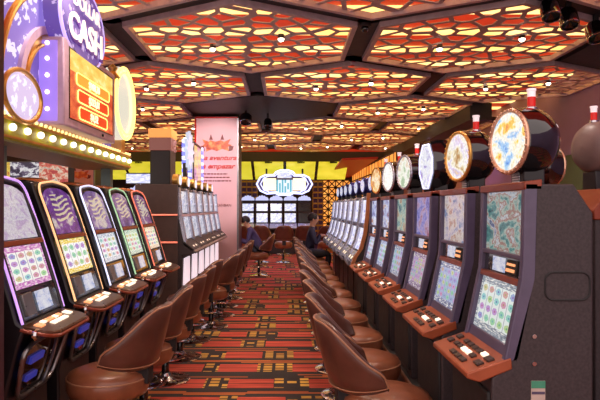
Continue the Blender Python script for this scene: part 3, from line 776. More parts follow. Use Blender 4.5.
# ------------------------------------------------------------------ curved machines, right rear bank
def curved_machine(label, group, loc, rz):
    t = thing('slot_machine', label, 'slot machine', loc, rz, group); W = .33
    prof = [(.78, -.20), (.80, -.29), (.86, -.31), (.93, -.285), (1.02, -.225), (1.12, -.18), (1.30, -.14), (1.5, -.115), (1.68, -.10)]
    fy = lerp_prof(prof)
    body = [(-.12, 0), (-.12, .74), (-.20, .78)]+[(y+.02, z) for z, y in prof[1:]]+[(-.05, 1.70), (.24, 1.70), (.24, 0)]
    MB().prism(body, -W, W).build('cabinet', M['black'], t, bevel=.008)
    out = [(y-.02, z) for z, y in prof]+[(-.06, 1.71)]; inn = [(y+.045, z) for z, y in prof]+[(-.03, 1.69)]
    for s in (-1, 1):
        a, b = sorted((s*W, s*(W-.05)))
        MB().prism(out+inn[::-1], a, b).build('side_rail', M['silver'], t, bevel=.006)
    x = W-.06
    MB().sheet(face_sheet(-x, x, 1.36, 1.66, fy, lift=-.01), 1, 3).build('upper_screen', MS['bank'], t, smooth=0)
    MB().sheet(face_sheet(-x, x, 1.03, 1.30, fy, lift=-.01), 1, 4).build('lower_screen', MS['bank'], t, smooth=0)
    MB().prism([(fy(1.31)-.01, 1.31), (fy(1.35)-.01, 1.35), (fy(1.35)+.03, 1.35), (fy(1.31)+.03, 1.31)], -x, x).build('divider_bar', M['violet_grey'], t)
    dk = MB().sheet(face_sheet(-x, x, .87, 1.01, fy, lift=-.005), 1, 3).build('button_deck', M['silver'], t)
    for k in range(5):
        z = .93; y = fy(z)
        MB().box(-.025, .025, -.02, .02, -.01, .012, Matrix.Translation((-.2+.1*k, y, z)) @ Matrix.Rotation(R(48), 4, 'X')).build('button', M['btn_w' if k % 2 else 'btn_d'], dk)
    MB().box(-.03, .03, -.03, .05, 1.70, 1.80).build('topper_post', M['black'], t)
    d = MB().lathe([(1e-4, .06), (.105, .06), (.115, .045), (.115, -.05), (.08, -.09), (1e-4, -.1)], 28, Matrix.Translation((0, .02, 1.87)) @ Matrix.Rotation(R(14), 4, 'Z') @ Matrix.Rotation(PI/2, 4, 'X'), .8, 1.0).build('topper', MS['blue_shell'], t)
    MB().disc(.088, 28, Matrix.Translation((0, .02, 1.87)) @ Matrix.Rotation(R(14), 4, 'Z'), .8, 1.0, -.066).build('topper_face', MS['bank'], d, smooth=0)
    return t

# ------------------------------------------------------------------ far bank
def far_machine(label, group, loc, rz, dark=False):
    t = thing('slot_machine', label, 'slot machine', loc, rz, group); W = .215
    MB().prism([(-.20, 0), (-.20, .75), (-.34, .80), (-.34, .86), (-.2, 1.0), (-.14, 1.80), (.3, 1.80), (.3, 0)], -W, W).build('cabinet', M['soft_black'], t, bevel=.008)
    fy = lerp_prof([(1.0, -.2), (1.8, -.14)])
    def pan(z0, z1, name, m, k=.03): MB().sheet(face_sheet(-W+k, W-k, z0, z1, fy, lift=.006), 1, 1).build(name, m, t, smooth=0)
    if not dark:
        pan(1.06, 1.36, 'lower_screen', MS['screen_lit']); pan(1.44, 1.68, 'upper_screen', MS['screen_lit'])
    else:
        pan(1.06, 1.36, 'lower_screen', M['ink']); pan(1.44, 1.68, 'upper_screen', M['ink'])
    MB().prism([(-.345, .865), (-.345, .88), (-.2, 1.02), (-.19, 1.0)], -W, W).build('button_deck', M['silver'], t)
    mb = MB()
    ol = [(-W, 1.79)]+[(-W+2*W*i/10, 1.84+.10*math.sin(PI*i/10)+(.03 if i % 2 else 0)) for i in range(11)]+[(W, 1.79)]
    mb.add([(x, -.20, z) for x, z in ol]+[(x, -.12, z) for x, z in ol], [tuple(range(13)), tuple(range(25, 12, -1))]+[(i, i+13, (i+1) % 13+13, (i+1) % 13) for i in range(13)])
    mb.build('lit_header', MS['screen_lit'], t, smooth=0)
    return t

# ------------------------------------------------------------------ stools
def make_stool(label, group):
    t = thing('bar_stool', label, 'stool', (0, 0, 0), 0, group)
    MB().lathe([(1e-4, .37), (.20, .37), (.238, .39), (.254, .43), (.254, .48), (.238, .522), (.18, .545), (.08, .552), (1e-4, .553)], 40, Matrix.Translation((0, -.03, 0)), 1.0, 1.02).build('seat', M['leather_seat'], t, smooth=60)
    se = [c for c in t.children if c.name.startswith('seat')][0]
    MB().tube([(.250*math.cos(2*PI*i/40), -.03+.255*math.sin(2*PI*i/40), .492) for i in range(40)], .006, 6, True).build('piping', M['piping'], se)
    # wrap-around back: tall behind, sweeping down to low arms
    T0 = R(86); nu = 36; cols = []
    def top(a):
        q = abs(math.degrees(a)); s = min(1, max(0, (82-q)/66)); s = s*s*(3-2*s)
        e = min(1, max(0, (86-q)/14)); e = math.sqrt(max(0, 1-(1-e)**2))
        return .640+e*.085+.235*s
    def rad(z, a): return .255+.105*max(0, (z-.56)/.42)**1.1*max(0, math.cos(a))+.012*math.sin(PI*min(1, (z-.56)/.42))
    vs = []; n = 14
    rim = []
    for i in range(nu+1):
        a = -T0+2*T0*i/nu; zt = top(a); zb = .565+.05*(abs(a)/T0)**3; d = Vector((math.sin(a), math.cos(a), 0)); th = .024
        ring = []
        for k in range(5): z = zb+.02+(zt-zb-.045)*k/4; ring.append(d*(rad(z, a)+th)+Vector((0, 0, z)))
        for k in (1, 2, 3): 
            b = PI/2-PI*(k)/4*1.0; z = zt-.025; ring.append(d*(rad(z, a)+th*math.sin(b))+Vector((0, 0, z+.024*math.cos(b))))
        for k in range(5): z = zb+.02+(zt-zb-.045)*(4-k)/4; ring.append(d*(rad(z, a)-th)+Vector((0, 0, z)))
        ring.append(d*rad(zb, a)+Vector((0, 0, zb)))
        vs += ring; rim.append(d*(rad(zt, a)+th*.7)+Vector((0, 0, zt-.012)))
    m = len(ring); fs = [tuple(range(m)), tuple(range((nu+1)*m-1, nu*m-1, -1))]
    for i in range(nu):
        for k in range(m): fs.append((i*m+k, (i+1)*m+k, (i+1)*m+(k+1) % m, i*m+(k+1) % m))
    bk = MB().add(vs, fs).build('backrest', M['leather'], t, smooth=55)
    low = [Vector((math.sin(-T0+2*T0*i/nu)*(rad(.58, -T0+2*T0*i/nu)+.026), math.cos(-T0+2*T0*i/nu)*(rad(.58, -T0+2*T0*i/nu)+.026), .592+.045*(abs(-T0+2*T0*i/nu)/T0)**3)) for i in range(nu+1)]
    MB().tube(rim, .006, 6).tube(low, .005, 6).build('piping', M['piping'], bk)
    MB().box(-.05, .05, .12, .25, .46, .60).build('back_bracket', M['soft_black'], t, bevel=.008)
    MB().lathe([(1e-4, .05), (.034, .05), (.034, .25), (.028, .26), (.028, .38), (1e-4, .38)], 20).build('post', M['gloss'], t)
    MB().lathe([(1e-4, 0), (.225, 0), (.225, .012), (.205, .022), (.12, .034), (.06, .05), (.045, .075), (1e-4, .08)], 36).build('base', M['chrome'], t)
    fr = MB().tube([(.185*math.cos(2*PI*i/36), -.02+.185*math.sin(2*PI*i/36), .215) for i in range(36)], .012, 8, True)
    for a in (30, 150, 270): fr.tube([(.03*math.cos(R(a)), .03*math.sin(R(a)), .235), (.185*math.cos(R(a)), -.02+.185*math.sin(R(a)), .215)], .009, 6)
    fr.build('foot_ring', M['chrome'], t)
    return t

# ------------------------------------------------------------------ people
def person(label, loc, rz, lean, jacket, trousers, skin, hair, reach):
    """seated figure facing local -y, seat at z .55"""
    t = thing('person', label, 'person', loc, rz)
    V = []; E = []; Rr = []
    def j(p, r, par=None):
        V.append(p); Rr.append(r)
        if par is not None: E.append((par, len(V)-1))
        return len(V)-1
    L = math.sin(lean); c = math.cos(lean)
    sp = lambda h, x=0, f=0: (x, .04-L*h-f*c, .64+c*h-f*L*.2)
    p = j(sp(0), .135); b = j(sp(.18), .13, p); ch = j(sp(.36), .145, b); nk = j(sp(.52), .062, ch)
    nk2 = j(sp(.57), .055, nk); hd = j(sp(.66, 0, .02), .085, nk2); hd2 = j(sp(.74, 0, .02), .088, hd); j(sp(.79, 0, .0), .06, hd2)
    no = j(sp(.675, 0, .105), .016, hd)
    for s in (-1, 1):
        sh = j(sp(.45, s*.17), .07, ch)
        el = j((s*.24, -L*.4-.04, .64+c*.42-.24), .048, sh)
        wr = j((s*.17, reach[0], reach[1]), .032, el)
        pm = j((s*.165, reach[0]-.06, reach[1]-.01), .030, wr)
        for q in range(4):
            f1 = j((s*.165+(q-1.5)*.02, reach[0]-.105-(.006 if q in (1, 2) else 0), reach[1]-.014), .0095, pm)
            j((s*.165+(q-1.5)*.022, reach[0]-.15-(.01 if q in (1, 2) else 0), reach[1]-.034), .008, f1)
        th = j((s*.125, reach[0]-.06, reach[1]-.012), .011, pm); j((s*.115, reach[0]-.095, reach[1]-.022), .009, th)
        hp = j((s*.09, .02, .635), .105, p); kn = j((s*.13, -.38, .62), .066, hp)
        an = j((s*.12, -.33, .27), .045, kn); ft = j((s*.12, -.36, .22), .045, an); j((s*.13, -.45, .20), .035, ft)
    me = bpy.data.meshes.new('body'); me.from_pydata(V, E, []); o = bpy.data.objects.new('body', me); C.objects.link(o)
    sk = o.modifiers.new('skin', 'SKIN'); sk.use_smooth_shade = True
    for i, d in enumerate(me.skin_vertices[0].data): d.radius = (Rr[i], Rr[i]); d.use_root = (i == 0)
    # chest wider than deep
    for i in (p, b, ch): me.skin_vertices[0].data[i].radius = (Rr[i]*1.18, Rr[i]*.86)
    sb = o.modifiers.new('sub', 'SUBSURF'); sb.levels = 2; sb.render_levels = 2
    dg = bpy.context.evaluated_depsgraph_get(); nm = bpy.data.meshes.new_from_object(o.evaluated_get(dg)); bpy.data.objects.remove(o)
    nm.materials.clear()
    for m in (jacket, trousers, skin, M['soft_black']): nm.materials.append(m)
    hz = Vector(sp(.55))
    hdv = Vector(sp(.69, 0, .02))
    for f in nm.polygons:
        q = f.center
        if (q-hdv).length < .175 and (q-hz).dot(Vector((0, -L, c))) > -.01: k = 2
        elif q.y < reach[0]-.01 and abs(q.z-reach[1]) < .09 and abs(q.x) < .26: k = 2
        elif q.z < .235: k = 3
        elif q.z < .70 and (q.z < .60 or q.y < -.02 or True) and not (q.z > .60 and q.y > -.02 and q.z > .66): k = 1
        else: k = 0
        f.material_index = k; f.use_smooth = True
    bo = bpy.data.objects.new('body', nm); C.objects.link(bo); bo.parent = t
    hc = Vector(sp(.715, 0, -.012))
    mb = MB(); pr = []
    for i in range(9):
        a = PI*i/8*.62; pr.append((max(1e-4, .107*math.sin(a)), .112*math.cos(a)))
    mb.lathe(pr, 22, Matrix.Translation(hc) @ Matrix.Rotation(lean-R(24), 4, 'X'), .92, 1.05); mb.build('hair', hair, t, smooth=60)
    mb = MB()
    for s in (-1, 1): mb.sphere(Vector(sp(.695, s*.035, .088)), .011, 8, 6)
    mb.build('eyes', M['ink'], t)
    mb = MB()
    for s in (-1, 1): mb.sphere(Vector(sp(.675, s*.094, .0)), .026, 8, 6, (.4, .7, 1))
    mb.build('ears', skin, t)
    return t

# ------------------------------------------------------------------ the overhead jackpot sign on the left
def jackpot_sign():
    t = thing('jackpot_sign', 'large purple and gold jackpot sign over the left front machines, reading CASH', 'sign', (-1.70, 4.9, 0), PI/2)
    fp = flowers('purple_flower_glass', (.10, .05, .36), (.66, .52, .86), 11, .75, .30)
    fl = flowers('lilac_flower_glass', (.20, .13, .52), (.86, .78, .94), 9, .9, .36)
    pale = flowers('pale_lilac_glass', (.66, .54, .78), (.92, .88, .95), 14, .95, .4)
    bm = MB().prism([(0, 1.985), (0, 2.135), (.06, 2.15), (.50, 2.15), (.50, 1.985)], -1.62, 1.45).build('beam', M['yellow_metal'], t, bevel=.008)
    MB().prism([(.01, 1.972), (.01, 1.988), (.49, 1.988), (.49, 1.972)], -1.60, 1.43).build('soffit', M['green_metal'], t)
    for k in range(15): 
        x = -1.52+.205*k
        MB().sphere((x, -.018, 2.062), .024, 14, 8).build('bulb', M['g_white'], bm)
    for k in range(40):
        MB().sphere((-1.56+.076*k, -.008, 2.138), .013, 8, 5).build('small_bulb', M['g_warm'], bm)
    MB().box(-1.62, 1.45, -.012, 0, 2.105, 2.122).box(-1.62, 1.45, -.012, 0, 1.995, 2.01).build('beam_trim', M['gold'], bm)
    for x in (-1.11, 1.24): MB().box(x-.045, x+.045, .14, .24, 0, 1.98).build('post', mat('teal_grey_post', (96, 122, 120), .4), t)
    MB().box(-1.35, 1.40, .12, .30, 2.15, 2.74).build('backing_board', fp, t, bevel=.01)
    # round arch sign, left
    ax, az = -.60, 2.32
    mxA = Matrix.Translation((ax, .06, az)) @ Matrix.Rotation(PI/2, 4, 'X')
    def ring(r0, r1, y0, y1, name, m, par, n=48):
        vs = []; fs = []
        for i in range(n+1):
            g = R(-12+204*i/n); vs += [mxA @ Vector((r*math.cos(g), r*math.sin(g), y)) for r, y in ((r0, y0), (r1, y0), (r1, y1), (r0, y1))]
        for i in range(n): fs += [(4*i+k, 4*i+(k+1) % 4, 4*i+4+(k+1) % 4, 4*i+4+k) for k in range(4)]
        fs += [(0, 1, 2, 3), (4*n+3, 4*n+2, 4*n+1, 4*n)]
        return MB().add(vs, fs).build(name, m, par)
    ar = ring(.56, .76, -.10, .02, 'arch_band', fl, t)
    circ = lambda r, y, n=60: [(r*math.cos(2*PI*i/n), r*math.sin(2*PI*i/n), y) for i in range(n)]
    arc = lambda r, y: [(r*math.cos(R(-12+3.4*i)), r*math.sin(R(-12+3.4*i)), y) for i in range(61)]
    MB().tube(arc(.775, .02), .024, 10, False, mxA).build('gold_rim', M['gold'], ar)
    ring(.505, .56, -.10, .05, 'lilac_step', M['lilac'], ar); ring(.43, .505, -.10, .02, 'gold_band', M['gold'], ar)
    MB().tube(arc(.43, .03), .014, 8, False, mxA).build('gold_rim', M['gold'], ar)
    ring(.02, .42, -.08, .0, 'flower_disc', fp, ar)
    # pale disc, lower left
    mxD = Matrix.Translation((-1.22, -.02, 2.27)) @ Matrix.Rotation(PI/2, 4, 'X')
    pd = MB().lathe([(1e-4, .03), (.16, .03), (.19, .0), (.19, -.06), (1e-4, -.06)], 44, mxD, 1.3, .8).build('pale_disc', pale, t)
    MB().tube([(1.3*.2*math.cos(2*PI*i/44), .16*math.sin(2*PI*i/44), .02) for i in range(44)], .016, 8, True, mxD).build('gold_rim', M['gold'], pd)
    # display panel
    x0, x1, z0, z1 = -.75, .48, 2.155, 2.79
    pn = MB().box(x0, x1, -.12, .12, z0, z1).build('display_panel', M['lilac'], t, bevel=.012)
    MB().box(x0-.004, x0, -.07, .09, z0+.03, z1-.03).build('side_glow', glow('violet_side_light', (150, 120, 220), .8), pn)
    for z in (2.27, 2.39, 2.51, 2.63, 2.74): MB().sphere((x0-.008, .0, z), .016, 10, 6).build('side_bulb', M['g_white'], pn)
    MB().box(x0+.085, x1-.075, -.124, -.118, z0+.06, z1-.05).build('screen_bezel', M['ink'], pn)
    sc = NT('jackpot_screen'); u, v, _ = sc.xyz(sc.tc('UV'))
    nz = sc.noise(sc.tc('UV'), 7, 4).outputs[0]
    yel = sc.ramp(nz, [(.35, (.95, .50, .08)), (.55, (1, .68, .16)), (.7, (1, .85, .4))]); rd = sc.ramp(nz, [(.35, (.55, .04, .02)), (.6, (.8, .16, .05))])
    cc = sc.mix(sc.m('GREATER_THAN', v, .70), rd, yel); sc.base((.05, .03, .02), .2, emit=cc, strength=.95)
    xs0, xs1, zs0, zs1 = x0+.095, x1-.10, z0+.068, z1-.062
    s = MB().sheet(lambda u, v: (xs0+(xs1-xs0)*u, -.126, zs0+(zs1-zs0)*v), 1, 1).build('jackpot_display', sc.mat, pn, smooth=0)
    ob = glow('amber_award_box', (255, 160, 60), .7); obr = glow('red_award_box', (225, 70, 30), .7); cr = glow('cream_digits', (255, 236, 190), 1.1)
    xm = (xs0+xs1)/2; rows = (('$108,30', ob, .40), ('$223,81', obr, .37), ('$4,52', obr, .34))
    for k, (tx, m, w) in enumerate(rows):
        zc = zs0+.315-.125*k
        q = rrect(-w, w, -.046, .046, .03)
        MB().add([(xm+a, -.131, zc+b) for a, b in q]+[(xm+a, -.125, zc+b) for a, b in q], [tuple(range(len(q)))]+[(i, i+len(q), (i+1) % len(q)+len(q), (i+1) % len(q)) for i in range(len(q))]).build('award_box', m, pn)
        MB().tube([(xm+a, -.131, zc+b) for a, b in q], .005, 5, True).build('award_outline', M['g_yellow'], pn)
        text('award_digits', tx, .082, cr, Matrix.Translation((xm, -.134, zc)), pn, .002, 0, .002)
    MB().lathe([(1e-4, .0), (.012, .0), (.012, .01), (1e-4, .012)], 12, Matrix.Translation((.1, -.122, z0+.03)) @ Matrix.Rotation(PI/2, 4, 'X')).build('panel_lock', M['ink'], pn)
    # oval name sign
    ex, ez, a, b = -.32, 2.99, .49, .31
    mxE = Matrix.Translation((ex, -.08, ez)) @ Matrix.Rotation(PI/2, 4, 'X')
    el = MB().lathe([(1e-4, .045), (.93, .045), (1.0, .02), (1.0, -.09), (1e-4, -.09)], 56, mxE, a, b).build('oval_sign', fp, t, smooth=40)
    MB().tube([(a*math.cos(2*PI*i/56), b*math.sin(2*PI*i/56), .03) for i in range(56)], .014, 8, True, mxE).build('lilac_rim', glow('lilac_rim_light', (200, 180, 250), .9), el)
    lw = glow('cream_letters', (255, 236, 222), .95); lb = glow('violet_letter_shadow', (84, 36, 140), .5)
    text('top_lettering', 'DOLLAR', .145, lw, Matrix.Translation((ex+.02, -.132, ez+.135)), el, .004, 0, .002, 1.1)
    text('main_lettering_shadow', 'CASH', .27, lb, Matrix.Translation((ex+.02, -.127, ez-.095)), el, .004, 0, .018, 1.12)
    text('main_lettering', 'CASH', .27, lw, Matrix.Translation((ex, -.136, ez-.085)), el, .006, 0, .003, 1.12)
    # neon wheel, right
    mxW = Matrix.Translation((1.03, -.02, 2.62)) @ Matrix.Rotation(PI/2, 4, 'X')
    wh = MB().lathe([(1e-4, .03), (.35, .03), (.37, .0), (.37, -.10), (1e-4, -.10)], 52, mxW).build('wheel', art('cream_wheel_glass', [(.3, (.75, .55, .35)), (.45, (1, .9, .62)), (.6, (1, .95, .85)), (.75, (.8, .6, .9))], .95, 81, 5), t)
    for r in (.36, .31): MB().tube(circ(r, .045), .013, 8, True, mxW).build('neon_ring', M['g_yellow'], wh)
    for k in range(16):
        g = 2*PI*k/16; MB().sphere(mxW @ Vector((.335*math.cos(g), .335*math.sin(g), .045)), .014, 8, 5).build('bulb', M['g_warm'], wh)
    MB().box(1.02, 1.14, -.03, .08, 2.13, 2.27).build('wheel_foot', M['gold'], wh)
    MB().lathe([(1e-4, 0), (.06, 0), (.04, .04), (.07, .09), (.03, .14), (.05, .18), (1e-4, .22)], 16, Matrix.Translation((.74, -.02, 2.74))).build('gold_finial', M['gold'], t)
    # gold curl between arch and oval
    return t

def sign_tower():
    t = thing('sign_tower', 'tall overhead sign with starburst and portrait video above the left rear machines', 'sign', (-1.80, 8.3, 1.83), 0)
    z = lambda v: v-1.83
    MB().box(-.14, .15, 0, .4, z(1.83), z(2.38)).build('cabinet', M['black'], t, bevel=.01)
    MB().box(-.15, .16, -.01, .4, z(2.38), z(2.56)).build('picture_box', art('dusky_red_blue_picture', [(.35, (.04, .03, .08)), (.5, (.4, .1, .06)), (.6, (.12, .14, .35)), (.7, (.6, .35, .2))], .7, 90, 9), t)
    MB().box(-.16, .17, -.03, .4, z(2.56), z(2.69)).build('header', glow('amber_header', (236, 160, 84), .8), t, bevel=.01)
    # starburst
    pts = []; 
    for k in range(24):
        r = .33 if k % 2 == 0 else .20; a = 2*PI*k/24; pts.append((1.35+r*math.cos(a)*1.2, z(2.50)+r*math.sin(a)))
    n = 24; mb = MB(); mb.add([(.22, y, q) for y, q in pts]+[(.17, y, q) for y, q in pts], [tuple(range(n)), tuple(range(2*n-1, n-1, -1))]+[(i, i+n, (i+1) % n+n, (i+1) % n) for i in range(n)])
    mb.build('starburst', art('ice_blue_sparkle', [(.35, (.25, .25, .7)), (.48, (.8, .85, 1)), (.6, (.95, .97, 1))], 1.0, 92, 9), t, smooth=0)
    MB().box(.02, .12, .4, 3.0, 0, z(2.05)).build('sign_rail', M['charcoal'], t)
    MB().box(.10, .16, 1.28, 1.42, 0, z(2.3)).build('mast', M['charcoal'], t)
    v = MB().box(.04, .16, 2.0, 3.0, z(1.9), z(2.74)).build('video_cabinet', M['black'], t, bevel=.01)
    MB().sheet(lambda u, w: (.165, 2.08+.84*u, z(1.95)+.73*w), 1, 1).build('video_screen', MS['tv'], v, smooth=0)
    # the same screen wraps round the near end
    MB().sheet(lambda u, w: (.05+.10*u, 1.996, z(1.95)+.73*w), 1, 1).build('end_screen', MS['tv'], v, smooth=0)
    for y in (1.72, 3.12):
        for k in range(12):
            s = MB().box(.02, .17, y-.08, y+.08, z(1.88)+.072*k, z(1.88)+.072*k+.058).build('led_block', M['g_ice'] if k % 2 else glow('blue_led', (110, 120, 255), 1.0), v)
    return t

# ------------------------------------------------------------------ far end
def far_end():
    t = thing('lit_sign', 'wide scalloped blue white lit sign above the machines at the far end', 'sign', (-.05, 19.3, .07))
    def outline(k):
        pts = [(-.92, .42), (-.80, .64), (-.62, .72), (-.36, .72), (-.28, .82), (-.12, .88), (.12, .88), (.28, .82), (.36, .72), (.62, .72), (.80, .64), (.92, .42), (.80, .20), (.58, .10), (.3, .12), (.2, .06), (-.2, .06), (-.3, .12), (-.58, .10), (-.80, .20)]
        return [(x*k, 1.84+.45+(z-.45)*k) for x, z in pts]
    def plate(k, y0, y1, name, m, par):
        q = outline(k); n = len(q)
        return MB().add([(x, y0, z) for x, z in q]+[(x, y1, z) for x, z in q], [tuple(range(n)), tuple(range(2*n-1, n-1, -1))]+[(i, i+n, (i+1) % n+n, (i+1) % n) for i in range(n)]).build(name, m, par, smooth=0)
    b = plate(1.0, 0, .2, 'sign_box', M['violet_grey'], t)
    MB().tube([(x, -.03, z) for x, z in outline(1.0)], .030, 8, True).tube([(x, -.03, z) for x, z in outline(.86)], .018, 8, True).build('neon_outline', glow('blue_white_neon', (190, 200, 255), 1.6), b)
    for s, nm in ((-1, 'side_panel'), (1, 'side_panel')):
        MB().sheet(lambda u, v: (s*.28+s*.42*u, -.02, 2.05+.40*v), 1, 1).build(nm, glow('cream_lit_panel', (255, 246, 205), 1.1), b, smooth=0)
    cy = NT('cyan_letter_blocks'); u, v, _ = cy.xyz(cy.tc('UV'))
    st = cy.m('LESS_THAN', cy.m('FRACT', cy.m('MULTIPLY', u, 6)), .62); w = cy.wn(cy.comb(cy.m('FLOOR', cy.m('MULTIPLY', u, 6)), cy.m('FLOOR', cy.m('MULTIPLY', v, 4)), 2)).outputs[0]
    st = cy.m('MULTIPLY', st, cy.m('GREATER_THAN', w, .25))
    cc = cy.mix(st, (.75, .85, .95), (.05, .42, .55)); cy.base((.1, .1, .1), .3, emit=cc, strength=1.0)
    MB().sheet(lambda u, v: (-.27+.54*u, -.02, 1.98+.42*v), 1, 1).build('centre_panel', cy.mat, b, smooth=0)
    MB().sheet(lambda u, v: (-.24+.48*u, -.02, 2.46+.2*v), 1, 1).build('top_panel', MS['screen_lit'], b, smooth=0)
    for x in (-.6, .6): MB().box(x-.03, x+.03, .08, .14, 2.55, 3.06).build('hanger', M['charcoal'], t)
    # yellow awnings
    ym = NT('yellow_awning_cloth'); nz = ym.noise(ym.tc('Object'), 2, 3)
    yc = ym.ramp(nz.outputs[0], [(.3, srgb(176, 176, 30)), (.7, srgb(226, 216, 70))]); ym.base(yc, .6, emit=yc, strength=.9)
    for k in range(8):
        x = 1.55-1.06*k
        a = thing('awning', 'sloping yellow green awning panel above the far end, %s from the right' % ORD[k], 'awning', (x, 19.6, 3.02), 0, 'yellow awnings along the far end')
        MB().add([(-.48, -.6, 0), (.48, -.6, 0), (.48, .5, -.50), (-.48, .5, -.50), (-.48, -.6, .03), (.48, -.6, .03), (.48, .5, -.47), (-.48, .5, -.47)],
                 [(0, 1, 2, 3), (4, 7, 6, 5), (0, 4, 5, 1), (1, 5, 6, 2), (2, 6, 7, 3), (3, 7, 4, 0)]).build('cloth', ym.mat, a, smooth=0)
        MB().tube([(-.53, -.62, .03), (-.53, .5, -.50)], .028, 6).tube([(-.53, -.3, -.10), (-.53, .5, .03)], .02, 6).build('bracket', M['soft_black'], a)
        MB().box(-.12, .12, -.60, -.44, -.02, .04).build('clip', M['soft_black'], a)
        MB().tube([(.3, .46, -.47), (.3, .46, .05)], .012, 6).tube([(-.3, .46, -.47), (-.3, .46, .05)], .012, 6).build('hanger', M['soft_black'], a)

def fixtures():
    def spot(label, x, y, z, r=.085):
        t = thing('spotlight', label, 'spotlight', (x, y, z))
        h = MB().lathe([(1e-4, .09), (r*.75, .09), (r, .05), (r, -.07), (r*.82, -.085), (r*.8, -.06), (1e-4, -.03)], 24, Matrix.Rotation(R(-24), 4, 'X')).build('housing', M['gloss'], t)
        MB().tube([(r*.9*math.cos(2*PI*i/24), r*.9*math.sin(2*PI*i/24), -.078) for i in range(24)], .008, 6, True, Matrix.Rotation(R(-24), 4, 'X')).build('chrome_ring', M['chrome'], h)
        MB().box(-.02, .02, -.02, .02, .05, .20).build('stem', M['soft_black'], t)
    spot('black round spotlight, leftmost of three at the upper right ceiling edge', 2.36, 5.2, 3.33)
    spot('black round spotlight, middle of three at the upper right ceiling edge', 2.62, 5.4, 3.32)
    spot('black round spotlight, rightmost of three at the upper right ceiling edge', 3.06, 5.75, 3.30, .095)
    spot('black spotlight beside the top of the pink banner column', -.78, 11.3, 3.28, .12)
    spot('small black spotlight hanging from the dark ceiling panel right of the column', -.36, 11.5, 3.22, .08)
    for lb, x, y in (('small dark dome camera under the ceiling beam junction at top centre', .82, 6.05), ('small ceiling sprinkler head where three beams meet near the centre', .87, 7.62)):
        nm = 'dome_camera' if 'dome' in lb else 'sprinkler'
        t = thing(nm, lb, 'camera' if 'dome' in lb else 'sprinkler', (x, y, 3.475))
        if nm == 'dome_camera':
            MB().lathe([(1e-4, 0), (.06, 0), (.06, -.025), (.05, -.035), (1e-4, -.035)], 20).build('mount', M['charcoal'], t); MB().sphere((0, 0, -.05), .042, 14, 8).build('dome', M['gloss'], t)
        else:
            MB().lathe([(1e-4, 0), (.04, 0), (.04, -.01), (.012, -.012), (.012, -.05), (.03, -.055), (1e-4, -.06)], 16).build('head', M['red'], t); MB().lathe([(.03, -.0), (.05, 0), (.05, -.008), (.03, -.008), (.03, 0)], 16).build('escutcheon', M['chrome'], t)

# ------------------------------------------------------------------ assemble
setting(); screens()
MS['crown'] = mat('amber_crown_glass', (190, 110, 66), .2); MS['blue_shell'] = mat('deep_blue_shell', (52, 50, 120), .2, .3)
MS['cherry'] = glow('cherry_header', (210, 70, 40), .7); MS['header_y'] = art('yellow_fruit_header', [(.35, (.6, .1, .04)), (.47, (.95, .65, .08)), (.6, (1, .85, .2)), (.72, (.2, .35, .1))], .85, 95, 6)
MS['header_r'] = art('red_white_header', [(.35, (.5, .03, .03)), (.48, (.75, .15, .08)), (.6, (.95, .8, .6)), (.72, (.1, .05, .1))], .85, 96, 5)
MS['header_k'] = art('black_white_header', [(.40, (.04, .03, .06)), (.5, (.2, .15, .25)), (.56, (.9, .9, .9)), (.7, (.95, .85, .9))], .85, 97, 4)
banner_column((-1.40, 11.75, 0), .86, 3.36, 'pale pink banner column with red emblem and red script lettering', True)
banner_column((-5.55, 15.6, 0), .82, 2.98, 'distant pink banner with red emblem seen under the jackpot sign', False)

# right front row on its ledge
lg = thing('machine_ledge', 'long dark raised ledge under the right front machines', 'ledge', (1.5, 4.6, 0))
MB().box(-.66, .72, -2.28, 2.32, 0, .385).build('ledge_body', M['panel'], lg, bevel=.006)
MB().prism([(-2.28, .385), (-2.28, .40), (2.32, .40), (2.32, .385)], -.67, .72).build('ledge_top', M['soft_black'], lg)
MB().tube([(-.67, -2.28, .385), (-.67, 2.32, .385)], .016, 8).build('edge_trim', M['brown'], lg)
specs = [('front slot machine in the right row, with rainbow wheel topper', MS['u0'], MS['l0'], (M['studs'], MS['face_rainbow'], 'round', True)),
         ('second machine in the right row, gold and lilac wheel topper', MS['u1'], MS['l1'], (M['gold'], MS['face_gold'], 'round', True)),
         ('third machine in the right row, white octagonal badge topper', MS['u2'], MS['l2'], (M['g_ice'], MS['face_white'], 'badge', False)),
         ('fourth machine in the right row, pale green dial topper', MS['u3'], MS['l3'], (M['silver'], MS['face_green'], 'round', True)),
         ('fifth machine in the right row, cream white dial topper', MS['u4'], MS['l4'], (M['silver'], MS['face_cream'], 'round', True)),
         ('sixth machine in the right row, orange dial topper beside the curved machines', MS['u5'], MS['l5'], (M['gold'], MS['face_orange'], 'round', True))]
G = 'slot machines of the right front row'
